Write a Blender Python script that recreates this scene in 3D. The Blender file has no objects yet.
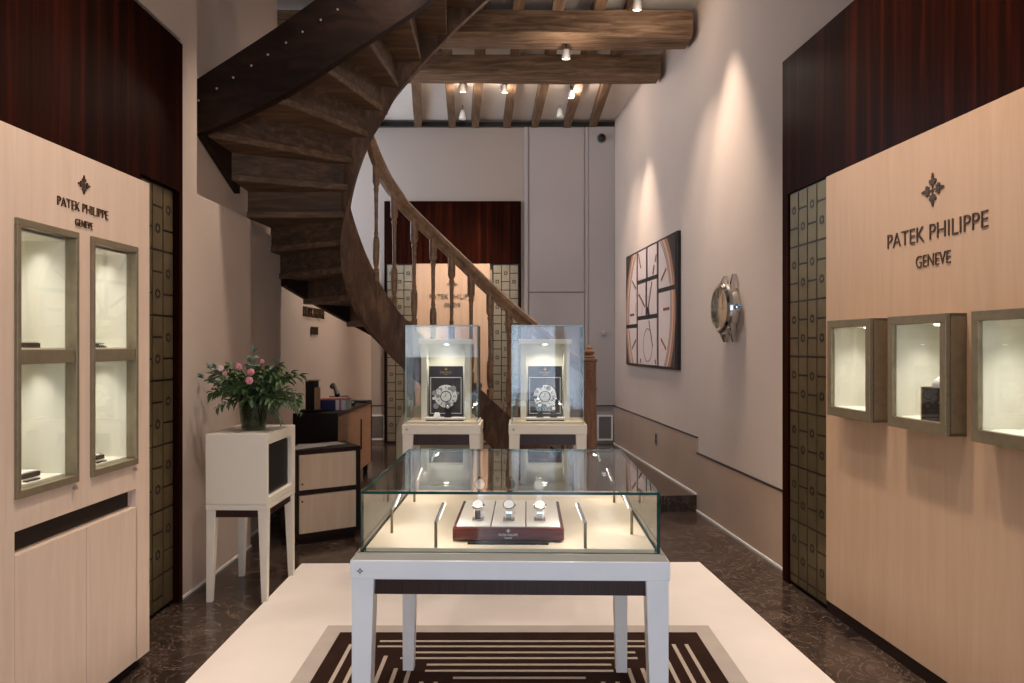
import bpy, bmesh, math, random
from mathutils import Matrix, Vector
random.seed(7)
PI = math.pi
C = bpy.context.scene.collection
HC = 1.374            # camera height
F = 720.0             # focal length in pixels of the 1024 wide frame

# ------------------------------------------------------------------ materials
def nodes(name):
    m = bpy.data.materials.new(name); m.use_nodes = True
    nt = m.node_tree
    return m, nt, nt.nodes['Principled BSDF']

def srgb(r, g, b):
    f = lambda c: ((c/255+0.055)/1.055)**2.4 if c > 10 else c/255/12.92
    return (f(r), f(g), f(b), 1)

def coords(nt, scale=(1,1,1), kind='Object'):
    tc = nt.nodes.new('ShaderNodeTexCoord'); mp = nt.nodes.new('ShaderNodeMapping')
    mp.inputs['Scale'].default_value = scale
    nt.links.new(tc.outputs[kind], mp.inputs['Vector'])
    return mp.outputs['Vector']

def ramp(nt, fac, stops):
    r = nt.nodes.new('ShaderNodeValToRGB'); e = r.color_ramp.elements
    e[0].position, e[0].color = stops[0]; e[1].position, e[1].color = stops[-1]
    for p, c in stops[1:-1]:
        x = e.new(p); x.color = c
    nt.links.new(fac, r.inputs['Fac']); return r.outputs['Color']

def noise(nt, vec, scale=5, detail=4, rough=.55, dist=0):
    n = nt.nodes.new('ShaderNodeTexNoise')
    n.inputs['Scale'].default_value = scale; n.inputs['Detail'].default_value = detail
    n.inputs['Roughness'].default_value = rough; n.inputs['Distortion'].default_value = dist
    nt.links.new(vec, n.inputs['Vector']); return n.outputs['Fac']

def bump(nt, bsdf, h, strength=.3, dist=.01):
    b = nt.nodes.new('ShaderNodeBump'); b.inputs['Strength'].default_value = strength
    b.inputs['Distance'].default_value = dist
    nt.links.new(h, b.inputs['Height']); nt.links.new(b.outputs['Normal'], bsdf.inputs['Normal'])

def plain(name, col, rough=.5, metal=0, var=.06, scale=6, spec=.5, coat=0):
    m, nt, b = nodes(name)
    v = coords(nt); n = noise(nt, v, scale, 3)
    c = srgb(*col); lo = tuple(x*(1-var) for x in c[:3])+(1,); hi = tuple(min(1, x*(1+var)) for x in c[:3])+(1,)
    nt.links.new(ramp(nt, n, [(.3, lo), (.7, hi)]), b.inputs['Base Color'])
    b.inputs['Roughness'].default_value = rough; b.inputs['Metallic'].default_value = metal
    b.inputs['Specular IOR Level'].default_value = spec; b.inputs['Coat Weight'].default_value = coat
    return m

def wood(name, dark, light, scale=(14, 14, 1.0), rough=.45, spec=.5, bumpy=.15, nscale=3, mid=None, coat=0):
    m, nt, b = nodes(name)
    v = coords(nt, scale); n = noise(nt, v, nscale, 8, .6, .6)
    d, l = srgb(*dark), srgb(*light)
    st = [(.32, d), (.68, l)] if not mid else [(.3, d), (.5, srgb(*mid)), (.7, l)]
    nt.links.new(ramp(nt, n, st), b.inputs['Base Color'])
    b.inputs['Roughness'].default_value = rough; b.inputs['Specular IOR Level'].default_value = spec
    b.inputs['Coat Weight'].default_value = coat; b.inputs['Coat Roughness'].default_value = .25
    if bumpy: bump(nt, b, n, bumpy, .004)
    return m

M = {}
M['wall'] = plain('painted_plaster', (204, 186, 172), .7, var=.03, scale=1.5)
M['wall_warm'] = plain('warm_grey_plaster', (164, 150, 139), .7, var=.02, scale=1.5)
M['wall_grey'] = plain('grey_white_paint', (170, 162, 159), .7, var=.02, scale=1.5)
M['ceil'] = plain('ceiling_plaster', (222, 212, 200), .8, var=.05, scale=2)
M['stone'] = plain('beige_stone', (188, 162, 142), .26, var=.1, scale=1.2)
M['stone2'] = plain('grey_stone', (160, 152, 148), .4, var=.06, scale=1.2)
M['cream'] = wood('cream_veneer', (216, 190, 170), (225, 201, 182), (9, 9, .7), .42, .3, 0)
M['cream2'] = wood('peach_veneer', (196, 161, 131), (205, 172, 143), (7, 7, .5), .4, .3, 0)
M['maple'] = wood('maple_veneer', (216, 188, 158), (226, 200, 172), (9, 9, .7), .4, .4, 0)
M['sidewood'] = wood('pear_veneer', (190, 146, 112), (208, 164, 128), (2, 2, 8), .4, .4, 0)
M['lacquer'] = plain('white_lacquer', (250, 249, 248), .38, var=.02)
M['lacquer_warm'] = plain('ivory_lacquer', (232, 222, 206), .38, var=.02)
M['mahog'] = wood('dark_red_wood', (20, 7, 4), (56, 20, 9), (11, 11, .3), .3, .02, 0, 1.6, (32, 11, 6))
M['ebony'] = wood('dark_brown_wood', (26, 15, 12), (44, 28, 23), (10, 10, 40), .42, .25, 0)
M['macassar'] = wood('striped_dark_wood', (34, 18, 15), (66, 40, 33), (70, 4, 1), .3, .5, 0)
M['trayside'] = wood('rosewood', (58, 22, 16), (112, 52, 36), (3, 3, 90), .25, .5, 0)
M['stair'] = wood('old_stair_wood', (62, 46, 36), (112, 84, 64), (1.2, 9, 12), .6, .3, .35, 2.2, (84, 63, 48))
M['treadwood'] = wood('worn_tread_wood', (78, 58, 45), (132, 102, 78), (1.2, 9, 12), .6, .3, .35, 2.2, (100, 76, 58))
M['innerstring'] = wood('worn_string_wood', (72, 52, 40), (132, 100, 76), (6, 6, 2), .55, .3, .35, 2.2, (98, 72, 54))
M['string'] = wood('dark_string_wood', (28, 18, 14), (54, 35, 27), (2, 9, 6), .5, .12, .3, 2, (40, 26, 20))
M['rail'] = wood('oiled_oak', (116, 86, 60), (164, 126, 92), (5, 5, 5), .42, .5, .2, 4)
M['newel'] = wood('carved_oak', (120, 80, 54), (158, 112, 78), (16, 16, 2), .5, .4, .2, 3)
M['beam'] = wood('weathered_beam', (84, 66, 52), (156, 128, 102), (1.2, 12, 12), .75, .2, .7, 2.5, (120, 95, 73))
M['joist'] = wood('weathered_joist', (88, 67, 50), (134, 106, 82), (14, 1.2, 14), .75, .2, .6, 2.5)
M['bronze'] = plain('brushed_bronze', (134, 121, 97), .38, .35, .1, 30)
M['bronze_dk'] = plain('dark_bronze_letters', (78, 52, 34), .4, .4, .1, 30)
M['plate'] = plain('lattice_plate', (118, 104, 76), .38, .7, .15, 8)
M['plate_lt'] = plain('lattice_plate_light', (138, 128, 108), .5, .2, .1, 8)
M['ink'] = plain('black_lacquer', (18, 13, 11), .4, var=.1)
M['black'] = plain('black_plastic', (14, 13, 13), .5, var=.1)
M['linen'] = plain('ivory_lining', (228, 225, 210), .75, var=.02)
M['baseleather'] = plain('cream_leather_base', (218, 200, 174), .55, var=.02)
M['pad'] = plain('pale_cushion', (228, 218, 208), .7, var=.03)
M['gold'] = plain('gold', (222, 176, 112), .25, 1, .03)
M['rosegold'] = plain('rose_gold', (206, 150, 118), .25, .9, .03)
M['steel'] = plain('polished_steel', (205, 203, 200), .14, 1, .03)
M['steel_brush'] = plain('satin_steel', (190, 182, 172), .35, .8, .05)
M['white'] = plain('white_paint', (235, 233, 228), .5, var=.02)
M['grey'] = plain('grey_plastic', (120, 116, 112), .5, var=.05)
M['carpet'] = plain('cream_carpet', (228, 216, 206), .85, var=.05, scale=2.2, spec=.2)
M['rug_dark'] = plain('brown_rug', (50, 32, 25), .95, var=.15, scale=8, spec=.1)
M['rug_grey'] = plain('greige_rug', (184, 171, 160), .95, var=.05, scale=8, spec=.1)
M['rug_line'] = plain('pale_rug_line', (190, 172, 156), .95, var=.05, scale=20, spec=.1)
M['paper'] = plain('white_paper', (235, 232, 226), .7, var=.02)
M['navy'] = plain('navy_card', (34, 42, 84), .5, var=.1)
M['pink'] = plain('pink_card', (214, 120, 118), .5, var=.05)
M['tan'] = plain('tan_card', (196, 152, 110), .5, var=.05)
M['ledge'] = plain('champagne_ledge', (188, 173, 150), .4, .1, .03)
M['blue'] = plain('blue_gem', (70, 150, 225), .1, 0, .1)
M['dial'] = plain('silver_dial', (226, 222, 218), .35, .1, .03, 20)
M['photo_dark'] = plain('dark_print', (38, 28, 28), .35, var=.35, scale=12)
M['photo_grey'] = plain('grey_print', (150, 148, 146), .4, var=.3, scale=25)
M['photo_white'] = plain('white_print', (238, 236, 232), .4, var=.06, scale=40)
M['leather'] = plain('cream_leather', (150, 140, 120), .55, var=.04)
M['strap'] = plain('dark_strap', (44, 28, 22), .5, var=.1)
M['leaf'] = plain('dark_green_leaf', (46, 66, 36), .5, var=.35, scale=25)
M['leaf2'] = plain('mid_green_leaf', (76, 98, 56), .5, var=.3, scale=25)
M['leaf3'] = plain('silver_green_leaf', (112, 128, 110), .6, var=.2, scale=25)
M['stem'] = plain('green_stem', (58, 62, 34), .6, var=.2)
M['petal'] = plain('pink_petal', (216, 142, 148), .55, var=.2, scale=30)
M['petal2'] = plain('pale_petal', (238, 210, 204), .55, var=.1, scale=30)

# marble floor
m, nt, b = nodes('brown_marble'); M['marble'] = m
v = coords(nt)
n1 = noise(nt, v, 2.3, 9, .65, 1.2); n2 = noise(nt, v, 5, 6, .6, 2.5)
c1 = ramp(nt, n1, [(.3, srgb(36, 27, 23)), (.52, srgb(60, 47, 40)), (.72, srgb(92, 75, 64))])
vein = ramp(nt, n2, [(.485, (0,0,0,1)), (.5, (1,1,1,1)), (.515, (0,0,0,1))])
mx = nt.nodes.new('ShaderNodeMixRGB'); mx.inputs['Color2'].default_value = srgb(150, 130, 114)
mm = nt.nodes.new('ShaderNodeMath'); mm.operation = 'MULTIPLY'; mm.inputs[1].default_value = .5
nt.links.new(vein, mm.inputs[0]); nt.links.new(mm.outputs[0], mx.inputs['Fac']); nt.links.new(c1, mx.inputs['Color1'])
nt.links.new(mx.outputs[0], b.inputs['Base Color']); b.inputs['Roughness'].default_value = .16

# thin pane glass: clear with a real fresnel reflection, the same from both sides
def pane_mat(name, tint):
    m = bpy.data.materials.new(name); m.use_nodes = True; nt = m.node_tree; nt.nodes.clear()
    out = nt.nodes.new('ShaderNodeOutputMaterial'); mix = nt.nodes.new('ShaderNodeMixShader')
    tr = nt.nodes.new('ShaderNodeBsdfTransparent'); tr.inputs[0].default_value = tint
    gl = nt.nodes.new('ShaderNodeBsdfGlossy'); gl.inputs['Roughness'].default_value = 0.0
    fr = nt.nodes.new('ShaderNodeFresnel'); geo = nt.nodes.new('ShaderNodeNewGeometry')
    ma = nt.nodes.new('ShaderNodeMapRange')
    ma.inputs['To Min'].default_value = 1.5; ma.inputs['To Max'].default_value = 1/1.5
    nt.links.new(geo.outputs['Backfacing'], ma.inputs['Value']); nt.links.new(ma.outputs[0], fr.inputs['IOR'])
    nt.links.new(fr.outputs[0], mix.inputs[0]); nt.links.new(tr.outputs[0], mix.inputs[1]); nt.links.new(gl.outputs[0], mix.inputs[2])
    nt.links.new(mix.outputs[0], out.inputs[0]); return m
M['glass'] = pane_mat('clear_glass', (.985, .995, .99, 1))
M['vaseglass'] = pane_mat('smoked_green_glass', (.62, .69, .62, 1))
M['edge'] = plain('green_glass_edge', (28, 78, 72), .12, var=.25, scale=30)
M['edge_lt'] = plain('pale_glass_edge', (150, 190, 184), .12, var=.2, scale=30)

def emit(name, col, s):
    m = bpy.data.materials.new(name); m.use_nodes = True; nt = m.node_tree; nt.nodes.clear()
    o = nt.nodes.new('ShaderNodeOutputMaterial'); e = nt.nodes.new('ShaderNodeEmission')
    e.inputs[0].default_value = col; e.inputs[1].default_value = s; nt.links.new(e.outputs[0], o.inputs[0]); return m
M['bulb'] = emit('lamp_lens', (1, .93, .82, 1), 14)
M['led'] = emit('led_lens', (1, .95, .86, 1), 12)
M['bluestatus'] = emit('status_light', (.3, .6, 1, 1), 2)

# watch photograph on the big picture: round dial, rose gold bezel, dark ground
m, nt, b = nodes('dial_print'); M['dialprint'] = m
tc = nt.nodes.new('ShaderNodeTexCoord')
ln = nt.nodes.new('ShaderNodeVectorMath'); ln.operation = 'LENGTH'
sp = nt.nodes.new('ShaderNodeVectorMath'); sp.operation = 'MULTIPLY'; sp.inputs[1].default_value = (1, 0, 1)
nt.links.new(tc.outputs['Object'], sp.inputs[0]); nt.links.new(sp.outputs[0], ln.inputs[0])
col = ramp(nt, ln.outputs['Value'], [(.0, srgb(214, 196, 190)), (.815, srgb(228, 208, 200)), (.825, srgb(120, 84, 62)), (.84, srgb(216, 160, 126)),
      (.875, srgb(238, 200, 172)), (.90, srgb(150, 98, 70)), (.93, srgb(206, 150, 116)), (.955, srgb(74, 52, 44)), (.99, srgb(52, 40, 36))])
nt.links.new(col, b.inputs['Base Color']); b.inputs['Roughness'].default_value = .35

# ------------------------------------------------------------------ mesh builder
class MB:
    def __init__(s): s.v = []; s.f = []; s.mi = []; s.cur = 0
    def add(s, vs, fs):
        o = len(s.v); s.v += [tuple(p) for p in vs]; s.f += [tuple(i+o for i in f) for f in fs]; s.mi += [s.cur]*len(fs); return s
    def box(s, x0, x1, y0, y1, z0, z1):
        if x0 > x1: x0, x1 = x1, x0
        if y0 > y1: y0, y1 = y1, y0
        if z0 > z1: z0, z1 = z1, z0
        vs = [(x0,y0,z0),(x1,y0,z0),(x1,y1,z0),(x0,y1,z0),(x0,y0,z1),(x1,y0,z1),(x1,y1,z1),(x0,y1,z1)]
        return s.add(vs, [(0,3,2,1),(4,5,6,7),(0,1,5,4),(1,2,6,5),(2,3,7,6),(3,0,4,7)])
    def hexa(s, b4, t4):   # two rings of n points each (bottom ccw seen from above)
        n = len(b4); vs = list(b4)+list(t4)
        fs = [tuple(range(n-1,-1,-1)), tuple(range(n,2*n))]+[(i,(i+1)%n,n+(i+1)%n,n+i) for i in range(n)]
        return s.add(vs, fs)
    def prism(s, poly, z0, z1):
        return s.hexa([(x,y,z0) for x,y in poly], [(x,y,z1) for x,y in poly])
    def prism_y(s, poly, y0, y1):   # poly in x,z, seen from -y
        return s.hexa([(x,y1,z) for x,z in poly], [(x,y0,z) for x,z in poly])
    def lathe(s, prof, c=(0,0,0), n=24, axis='z'):
        vs = []
        for r, h in prof:
            for i in range(n):
                a = 2*PI*i/n
                if axis == 'z': vs.append((c[0]+r*math.cos(a), c[1]+r*math.sin(a), c[2]+h))
                else: vs.append((c[0]+r*math.cos(a), c[1]-h, c[2]+r*math.sin(a)))
        fs = []
        for k in range(len(prof)-1):
            for i in range(n):
                j = (i+1)%n; fs.append((k*n+i, k*n+j, (k+1)*n+j, (k+1)*n+i))
        fs.append(tuple(range(n-1,-1,-1))); fs.append(tuple(range((len(prof)-1)*n, len(prof)*n)))
        return s.add(vs, fs)
    def tube(s, pts, r, n=8):
        pts = [Vector(p) for p in pts]; rs = r if isinstance(r, (list, tuple)) else [r]*len(pts)
        vs = []; up = Vector((0,0,1))
        for i, p in enumerate(pts):
            t = (pts[min(i+1,len(pts)-1)]-pts[max(i-1,0)]).normalized()
            a = t.cross(up)
            if a.length < 1e-3: a = t.cross(Vector((0,1,0)))
            a.normalize(); b2 = a.cross(t).normalized()
            for k in range(n):
                q = 2*PI*k/n; vs.append(p+a*math.cos(q)*rs[i]+b2*math.sin(q)*rs[i])
        fs = []
        for k in range(len(pts)-1):
            for i in range(n):
                j = (i+1)%n; fs.append((k*n+i, k*n+j, (k+1)*n+j, (k+1)*n+i))
        fs.append(tuple(range(n-1,-1,-1))); fs.append(tuple(range((len(pts)-1)*n, len(pts)*n)))
        return s.add(vs, fs)
    def sweep(s, secs):   # list of rings (same count), closed ends
        n = len(secs[0]); vs = [p for r in secs for p in r]; fs = []
        for k in range(len(secs)-1):
            for i in range(n):
                j = (i+1)%n; fs.append((k*n+i, k*n+j, (k+1)*n+j, (k+1)*n+i))
        fs.append(tuple(range(n-1,-1,-1))); fs.append(tuple(range((len(secs)-1)*n, len(secs)*n)))
        return s.add(vs, fs)
    def frame(s, x0, x1, z0, z1, w, y0, y1, wb=None, wt=None):  # picture frame in the xz plane
        wb = wb or w; wt = wt or w
        s.box(x0, x1, y0, y1, z1-wt, z1); s.box(x0, x1, y0, y1, z0, z0+wb)
        s.box(x0, x0+w, y0, y1, z0+wb, z1-wt); s.box(x1-w, x1, y0, y1, z0+wb, z1-wt); return s
    def build(s, name, mat, parent=None, smooth=None, bevel=0, fix=False):
        me = bpy.data.meshes.new(name); me.from_pydata(s.v, [], s.f)
        mats = mat if isinstance(mat, (list, tuple)) else [mat]
        for q in mats: me.materials.append(M[q] if isinstance(q, str) else q)
        me.polygons.foreach_set('material_index', s.mi)
        if fix:
            bm = bmesh.new(); bm.from_mesh(me); bmesh.ops.recalc_face_normals(bm, faces=bm.faces); bm.to_mesh(me); bm.free()
        if smooth:
            me.shade_smooth(); me.set_sharp_from_angle(angle=math.radians(smooth))
        me.update()
        o = bpy.data.objects.new(name, me); C.objects.link(o)
        if parent: o.parent = parent
        if bevel:
            bv = o.modifiers.new('bevel', 'BEVEL'); bv.width = bevel; bv.segments = 2; bv.limit_method = 'ANGLE'; bv.harden_normals = False
        return o

def tag(o, label, cat, group=None, kind=None):
    o['label'] = label; o['category'] = cat
    if group: o['group'] = group
    if kind: o['kind'] = kind
    return o
def thing(name, label, cat, loc=(0,0,0), rz=0, group=None):
    o = bpy.data.objects.new(name, None); C.objects.link(o); o.empty_display_size = .1
    o.location = loc; o.rotation_euler = (0,0,rz); return tag(o, label, cat, group)
def struct(o): o['kind'] = 'structure'; return o
def place(o, loc, rz=0): o.location = loc; o.rotation_euler = (0,0,rz); return o
def dup(root, loc, rz, label, group=None):
    r = root.copy(); C.objects.link(r); r.location = loc; r.rotation_euler = (0,0,rz); r['label'] = label
    if group: r['group'] = group
    for ch in list(root.children):
        c = ch.copy(); C.objects.link(c); c.parent = r
        for g in list(ch.children):
            d = g.copy(); C.objects.link(d); d.parent = c
    return r

def text_into(mb, txt, cx, y, z, width, cap, depth):
    """letters in the xz plane (front towards -y), centred on cx, baseline z, cap height cap, total width"""
    cu = bpy.data.curves.new('t', 'FONT'); cu.body = txt; cu.size = 1; cu.extrude = .5; cu.resolution_u = 3
    cu.offset = -.012
    o = bpy.data.objects.new('t', cu); C.objects.link(o)
    bpy.context.view_layer.update()
    me = o.evaluated_get(bpy.context.evaluated_depsgraph_get()).to_mesh()
    vs = [v.co.copy() for v in me.vertices]; fs = [tuple(p.vertices) for p in me.polygons]
    x0 = min(v.x for v in vs); x1 = max(v.x for v in vs); y0 = 0; y1 = max(v.y for v in vs)
    sx = width/(x1-x0); sy = cap/(y1-y0)
    mb.add([(cx+(v.x-(x0+x1)/2)*sx, y-(v.z+.5)*depth, z+v.y*sy) for v in vs], fs)
    o.to_mesh_clear(); bpy.data.objects.remove(o); bpy.data.curves.remove(cu)

def cross_into(mb, cx, y, cz, h, depth):
    """flowered cross of four fleur shaped arms, total height h, front towards -y"""
    R = h/2
    def disc(x, z, r, n=14):
        mb.prism_y([(x+r*math.cos(2*PI*i/n), z+r*math.sin(2*PI*i/n)) for i in range(n)], y-depth, y)
    for k in range(4):
        a = k*PI/2; ca, sa = math.cos(a), math.sin(a)
        T = lambda p: (cx+(p[0]*ca-p[1]*sa)*R, cz+(p[0]*sa+p[1]*ca)*R)
        def pl(pts): mb.prism_y([T(p) for p in pts], y-depth, y)
        pl([(.0,-.02),(.34,-.05),(.34,.05),(.0,.02)])
        pl([(.30,-.06),(.52,-.20),(.64,-.08),(.86,-.05),(.86,.05),(.64,.08),(.52,.20),(.30,.06)])
        for sg in (-1,1):
            x, z = T((.52, sg*.20)); disc(x, z, .125*R)
            x, z = T((.36, sg*.17)); disc(x, z, .07*R)
        x, z = T((.78, 0)); disc(x, z, .105*R); x, z = T((.93, 0)); disc(x, z, .07*R)

def sign(parent, cx, y, zc, size, mat='bronze_dk', depth=.004, cross=True, wf=1.0):
    """the wall sign: cross above two lines; size = width of the long line"""
    for txt, z, w_, c_ in (('PATEK PHILIPPE', zc, size, size*.105*wf), ('GENEVE', zc-size*.175*wf, size*.345, size*.083*wf)):
        t = MB(); text_into(t, txt, cx, y, z, w_, c_, depth); t.build('lettering', mat, parent, fix=True)
    if cross:
        e = MB(); cross_into(e, cx, y, zc+size*.33*wf, size*.225*wf, depth); e.build('emblem', mat, parent, fix=True)

# ------------------------------------------------------------------ room shell
ZB = 9.2
def XR(y): return 2.012-.077*y           # right wall
def XP(y): return 1.924-.079*y           # face of the right display panel
TH_R = math.atan2(-1, .079)              # right wall frame: local x runs towards the camera, -y into the room
TH_L = PI/2
YF = -2.2
FL = .133
fl = MB(); fl.prism([(-2.7,YF-.1),(2.6,YF-.1),(2.6,6.15),(-2.7,5.75)], -.12, 0)
struct(fl.build('floor', 'marble'))
pf = MB(); pf.prism([(-2.7,5.51),(XR(6.0)+.1,6.01),(XR(ZB)+.3,ZB+.1),(-2.7,ZB+.1)], -.1, FL)
struct(pf.build('floor_rear', 'marble'))
ce = MB(); ce.box(-2.7, 2.6, YF-.1, ZB+.1, 4.25, 4.37); struct(ce.build('ceiling', 'ceil'))
# left wall: recess behind the cabinet, a thick low part, a recess above it, the rear part
w = MB()
w.box(-2.7,-2.12,YF,3.9,0,4.25)
w.box(-2.7,-1.79,3.9,4.09,-.05,4.25)
w.box(-2.7,-1.79,4.09,4.93,-.05,2.24)
w.box(-2.7,-1.93,4.09,5.92,2.24,4.25)
w.hexa([(-2.7,4.93,-.05),(-1.895,4.93,-.05),(-1.80,ZB,-.05),(-2.7,ZB,-.05)], [(-2.7,4.93,2.24),(-1.895,4.93,2.24),(-1.80,ZB,2.24),(-2.7,ZB,2.24)])
w.box(-2.7,-1.79,YF,3.9,3.03,4.25)
struct(w.build('wall_left', 'wall'))
w = MB(); w.prism([(XR(4.2),4.2),(2.6,4.2),(2.6,ZB),(XR(ZB),ZB)], -.05, 4.25)
w.prism([(2.3,YF),(2.6,YF),(2.6,4.2),(2.3,4.2)], -.05, 3.06); w.prism([(XR(YF),YF),(2.6,YF),(2.6,4.2),(XR(4.2),4.2)], 3.06, 4.25)
struct(w.build('wall_right', 'wall'))
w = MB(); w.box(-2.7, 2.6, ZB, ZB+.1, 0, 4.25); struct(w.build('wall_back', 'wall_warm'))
w = MB()   # shop front: two windows beside a glazed door
w.box(-2.7,2.6,YF-.12,YF,3.1,4.25); w.box(-2.7,-1.9,YF-.12,YF,0,3.1); w.box(1.9,2.6,YF-.12,YF,0,3.1)
w.box(-.62,-.5,YF-.12,YF,0,3.1); w.box(.5,.62,YF-.12,YF,0,3.1); w.box(-1.9,-.62,YF-.12,YF,0,1.15); w.box(.62,1.9,YF-.12,YF,0,.35)  # unseen left sill set high to keep window glare off the pedestal posters
struct(w.build('wall_front', 'wall'))
for i, (a, bb, zs) in enumerate(((-1.9,-.62,1.15),(.62,1.9,.35))):
    g = MB(); g.box(a, bb, YF-.07, YF-.06, zs, 3.1); g = struct(g.build('window_%d' % (i+1), 'glass'))
    f = MB(); f.frame(a, bb, zs, 3.1, .05, YF-.09, YF-.04); f.build('window_frame', 'bronze', g)

# stone dado, black line, pale skirting on the right wall and the back wall
d = MB()
def strip(mb, y0, y1, z0, z1, t): mb.prism([(XR(y0)-t,y0),(XR(y0)+.01,y0),(XR(y1)+.01,y1),(XR(y1)-t,y1)], z0, z1)
strip(d, 4.2, 6.0, 0, .478, .012); strip(d, 6.0, ZB, FL, .607, .012); struct(d.build('trim_1', 'stone'))
d = MB(); strip(d, 4.2, 6.0, .478, .487, .015); strip(d, 6.0, ZB, .607, .616, .015); struct(d.build('trim_2', 'ink'))
d = MB(); strip(d, 4.2, 6.0, .0, .014, .018); strip(d, 6.0, ZB, FL, FL+.014, .018); struct(d.build('baseboard_right', 'white'))
d = MB(); d.box(-1.8,-1.62,ZB-.012,ZB,FL,.607); d.box(.99,1.3,ZB-.012,ZB,FL,.607); struct(d.build('trim_3', 'stone2'))
d = MB(); d.box(-1.8,-1.62,ZB-.015,ZB,.607,.618); d.box(.99,1.3,ZB-.015,ZB,.607,.618); struct(d.build('trim_4', 'ink'))
d = MB(); d.prism([(-1.79,3.9),(-1.782,3.9),(-1.782,4.93),(-1.79,4.93)],0,.014); d.prism([(-1.9,4.94),(-1.885,4.94),(-1.87,5.5),(-1.9,5.5)],0,.014)
struct(d.build('baseboard_left', 'white'))
d = MB(); d.box(-2.6, 1.3, ZB-.06, ZB, 4.165, 4.22); struct(d.build('shadow_gap_strip', 'ink'))  # black strip stands in for the shaded gap below the ceiling
# white flush door and its overpanel in the back wall
X9 = lambda px: (px-512)/F*ZB
d = MB(); d.box(X9(529), X9(584), ZB-.02, ZB, FL, 2.05); struct(d.build('door_1', 'wall_grey', bevel=.004))
d = MB(); d.box(X9(529), X9(584), ZB-.02, ZB, 2.065, 4.165); struct(d.build('trim_6', 'wall_grey', bevel=.004))
d = MB(); d.box(X9(524), X9(528), ZB-.03, ZB, FL, 4.165); d.box(X9(585), X9(588), ZB-.03, ZB, FL, 4.165)
struct(d.build('trim_7', 'wall_grey', bevel=.005))
d = MB(); d.box(X9(588.4), 1.305, ZB-.045, ZB, .62, 4.165); struct(d.build('trim_8', 'wall_grey', bevel=.004))

# beams and joists
def rough_beam(name, x0, x1, y0, y1, z0, z1, seed, mat, cham=True):
    rnd = random.Random(seed); secs = []; n = 14
    for i in range(n+1):
        x = x0+(x1-x0)*i/n; j = lambda a: rnd.uniform(-a, a)
        c = .035
        ring = [(x,y0+c+j(.008),z0+j(.006)),(x,y1-c+j(.008),z0+j(.006)),(x,y1+j(.008),z0+c+j(.006)),(x,y1+j(.006),z1),(x,y0+j(.006),z1),(x,y0+j(.008),z0+c+j(.006))]
        secs.append(ring)
    mb = MB(); mb.sweep(secs); o = mb.build(name, mat, fix=True); return struct(o)
rough_beam('ceiling_beam', -2.68, 1.50, 5.97, 6.28, 3.945, 4.16, 3, 'beam')
rough_beam('ceiling_beam', -2.68, 1.43, 6.9, 7.18, 3.975, 4.17, 5, 'beam')
jx = [(-1.55,-1.75),(-.93,-1.2),(-.613,-.767),(-.30,-.473),(.038,-.064),(.374,.294),(.723,.703),(1.006,1.035)]
for k, (xa, xb) in enumerate(jx):
    rnd = random.Random(20+k); secs = []
    for i in range(15):
        y = YF+(ZB-.02-YF)*i/14; x = xa+(xb-xa)*(y-6.9)/(ZB-6.9) if y > 6.9 else xa+(xb-xa)*(y-6.9)/(ZB-6.9)*.35
        j = lambda: rnd.uniform(-.008, .008); hw = .047
        secs.append([(x-hw+j(),y,4.155+j()*.7),(x-hw+j(),y,4.26),(x+hw+j(),y,4.26),(x+hw+j(),y,4.155+j()*.7)])
    mb = MB(); mb.sweep(secs); struct(mb.build('ceiling_joist', 'joist', fix=True))

# ------------------------------------------------------------------ lattice screens
def lattice(parent, x0, cols, z0, z1, cell, mat, yb=0.0, border=.012, rev=False):
    """dark back plate with raised metal plates; local front is -y"""
    W = cols*cell
    bk = MB(); bk.box(x0-border, x0+W+border, yb, yb+.03, z0, z1); bk.build('backing', 'ink', parent)
    p = MB(); g = .0055
    for c in range(cols):
        xa, xb = x0+c*cell+g, x0+(c+1)*cell-g; z = z1-.004; odd = (c % 2 == 0) != rev; i = 0
        while z > z0+.02:
            hs = [(2,True),(1,False)] if odd else [(1,False),(2,True)]
            for n, sym in hs:
                zt = z-g; zl = max(z-n*cell+g, z0+.01)
                if zt-zl < .02: z = z0; break
                p.cur = 0; p.box(xa, xb, yb-.006, yb+.002, zl, zt)
                if sym and z-n*cell > z0:
                    cz = z-cell; cx = (xa+xb)/2; r = cell*.25; r2 = cell*.17; p.cur = 1
                    o = [(cx,cz-r),(cx+r,cz),(cx,cz+r),(cx-r,cz)]; q = [(cx,cz-r2),(cx+r2,cz),(cx,cz+r2),(cx-r2,cz)]
                    for a in range(4):
                        b2 = (a+1)%4; p.prism_y([o[a],o[b2],q[b2],q[a]], yb-.0075, yb-.005)
                        mx2 = ((o[a][0]+o[b2][0])/2, (o[a][1]+o[b2][1])/2); t = .006
                        p.prism_y([(mx2[0]-t,mx2[1]-t),(mx2[0]+t,mx2[1]-t),(mx2[0]+t,mx2[1]+t),(mx2[0]-t,mx2[1]+t)], yb-.0075, yb-.005)
                z -= n*cell
    p.build('lattice_plates', [mat, 'ink'], parent, fix=True)

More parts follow.
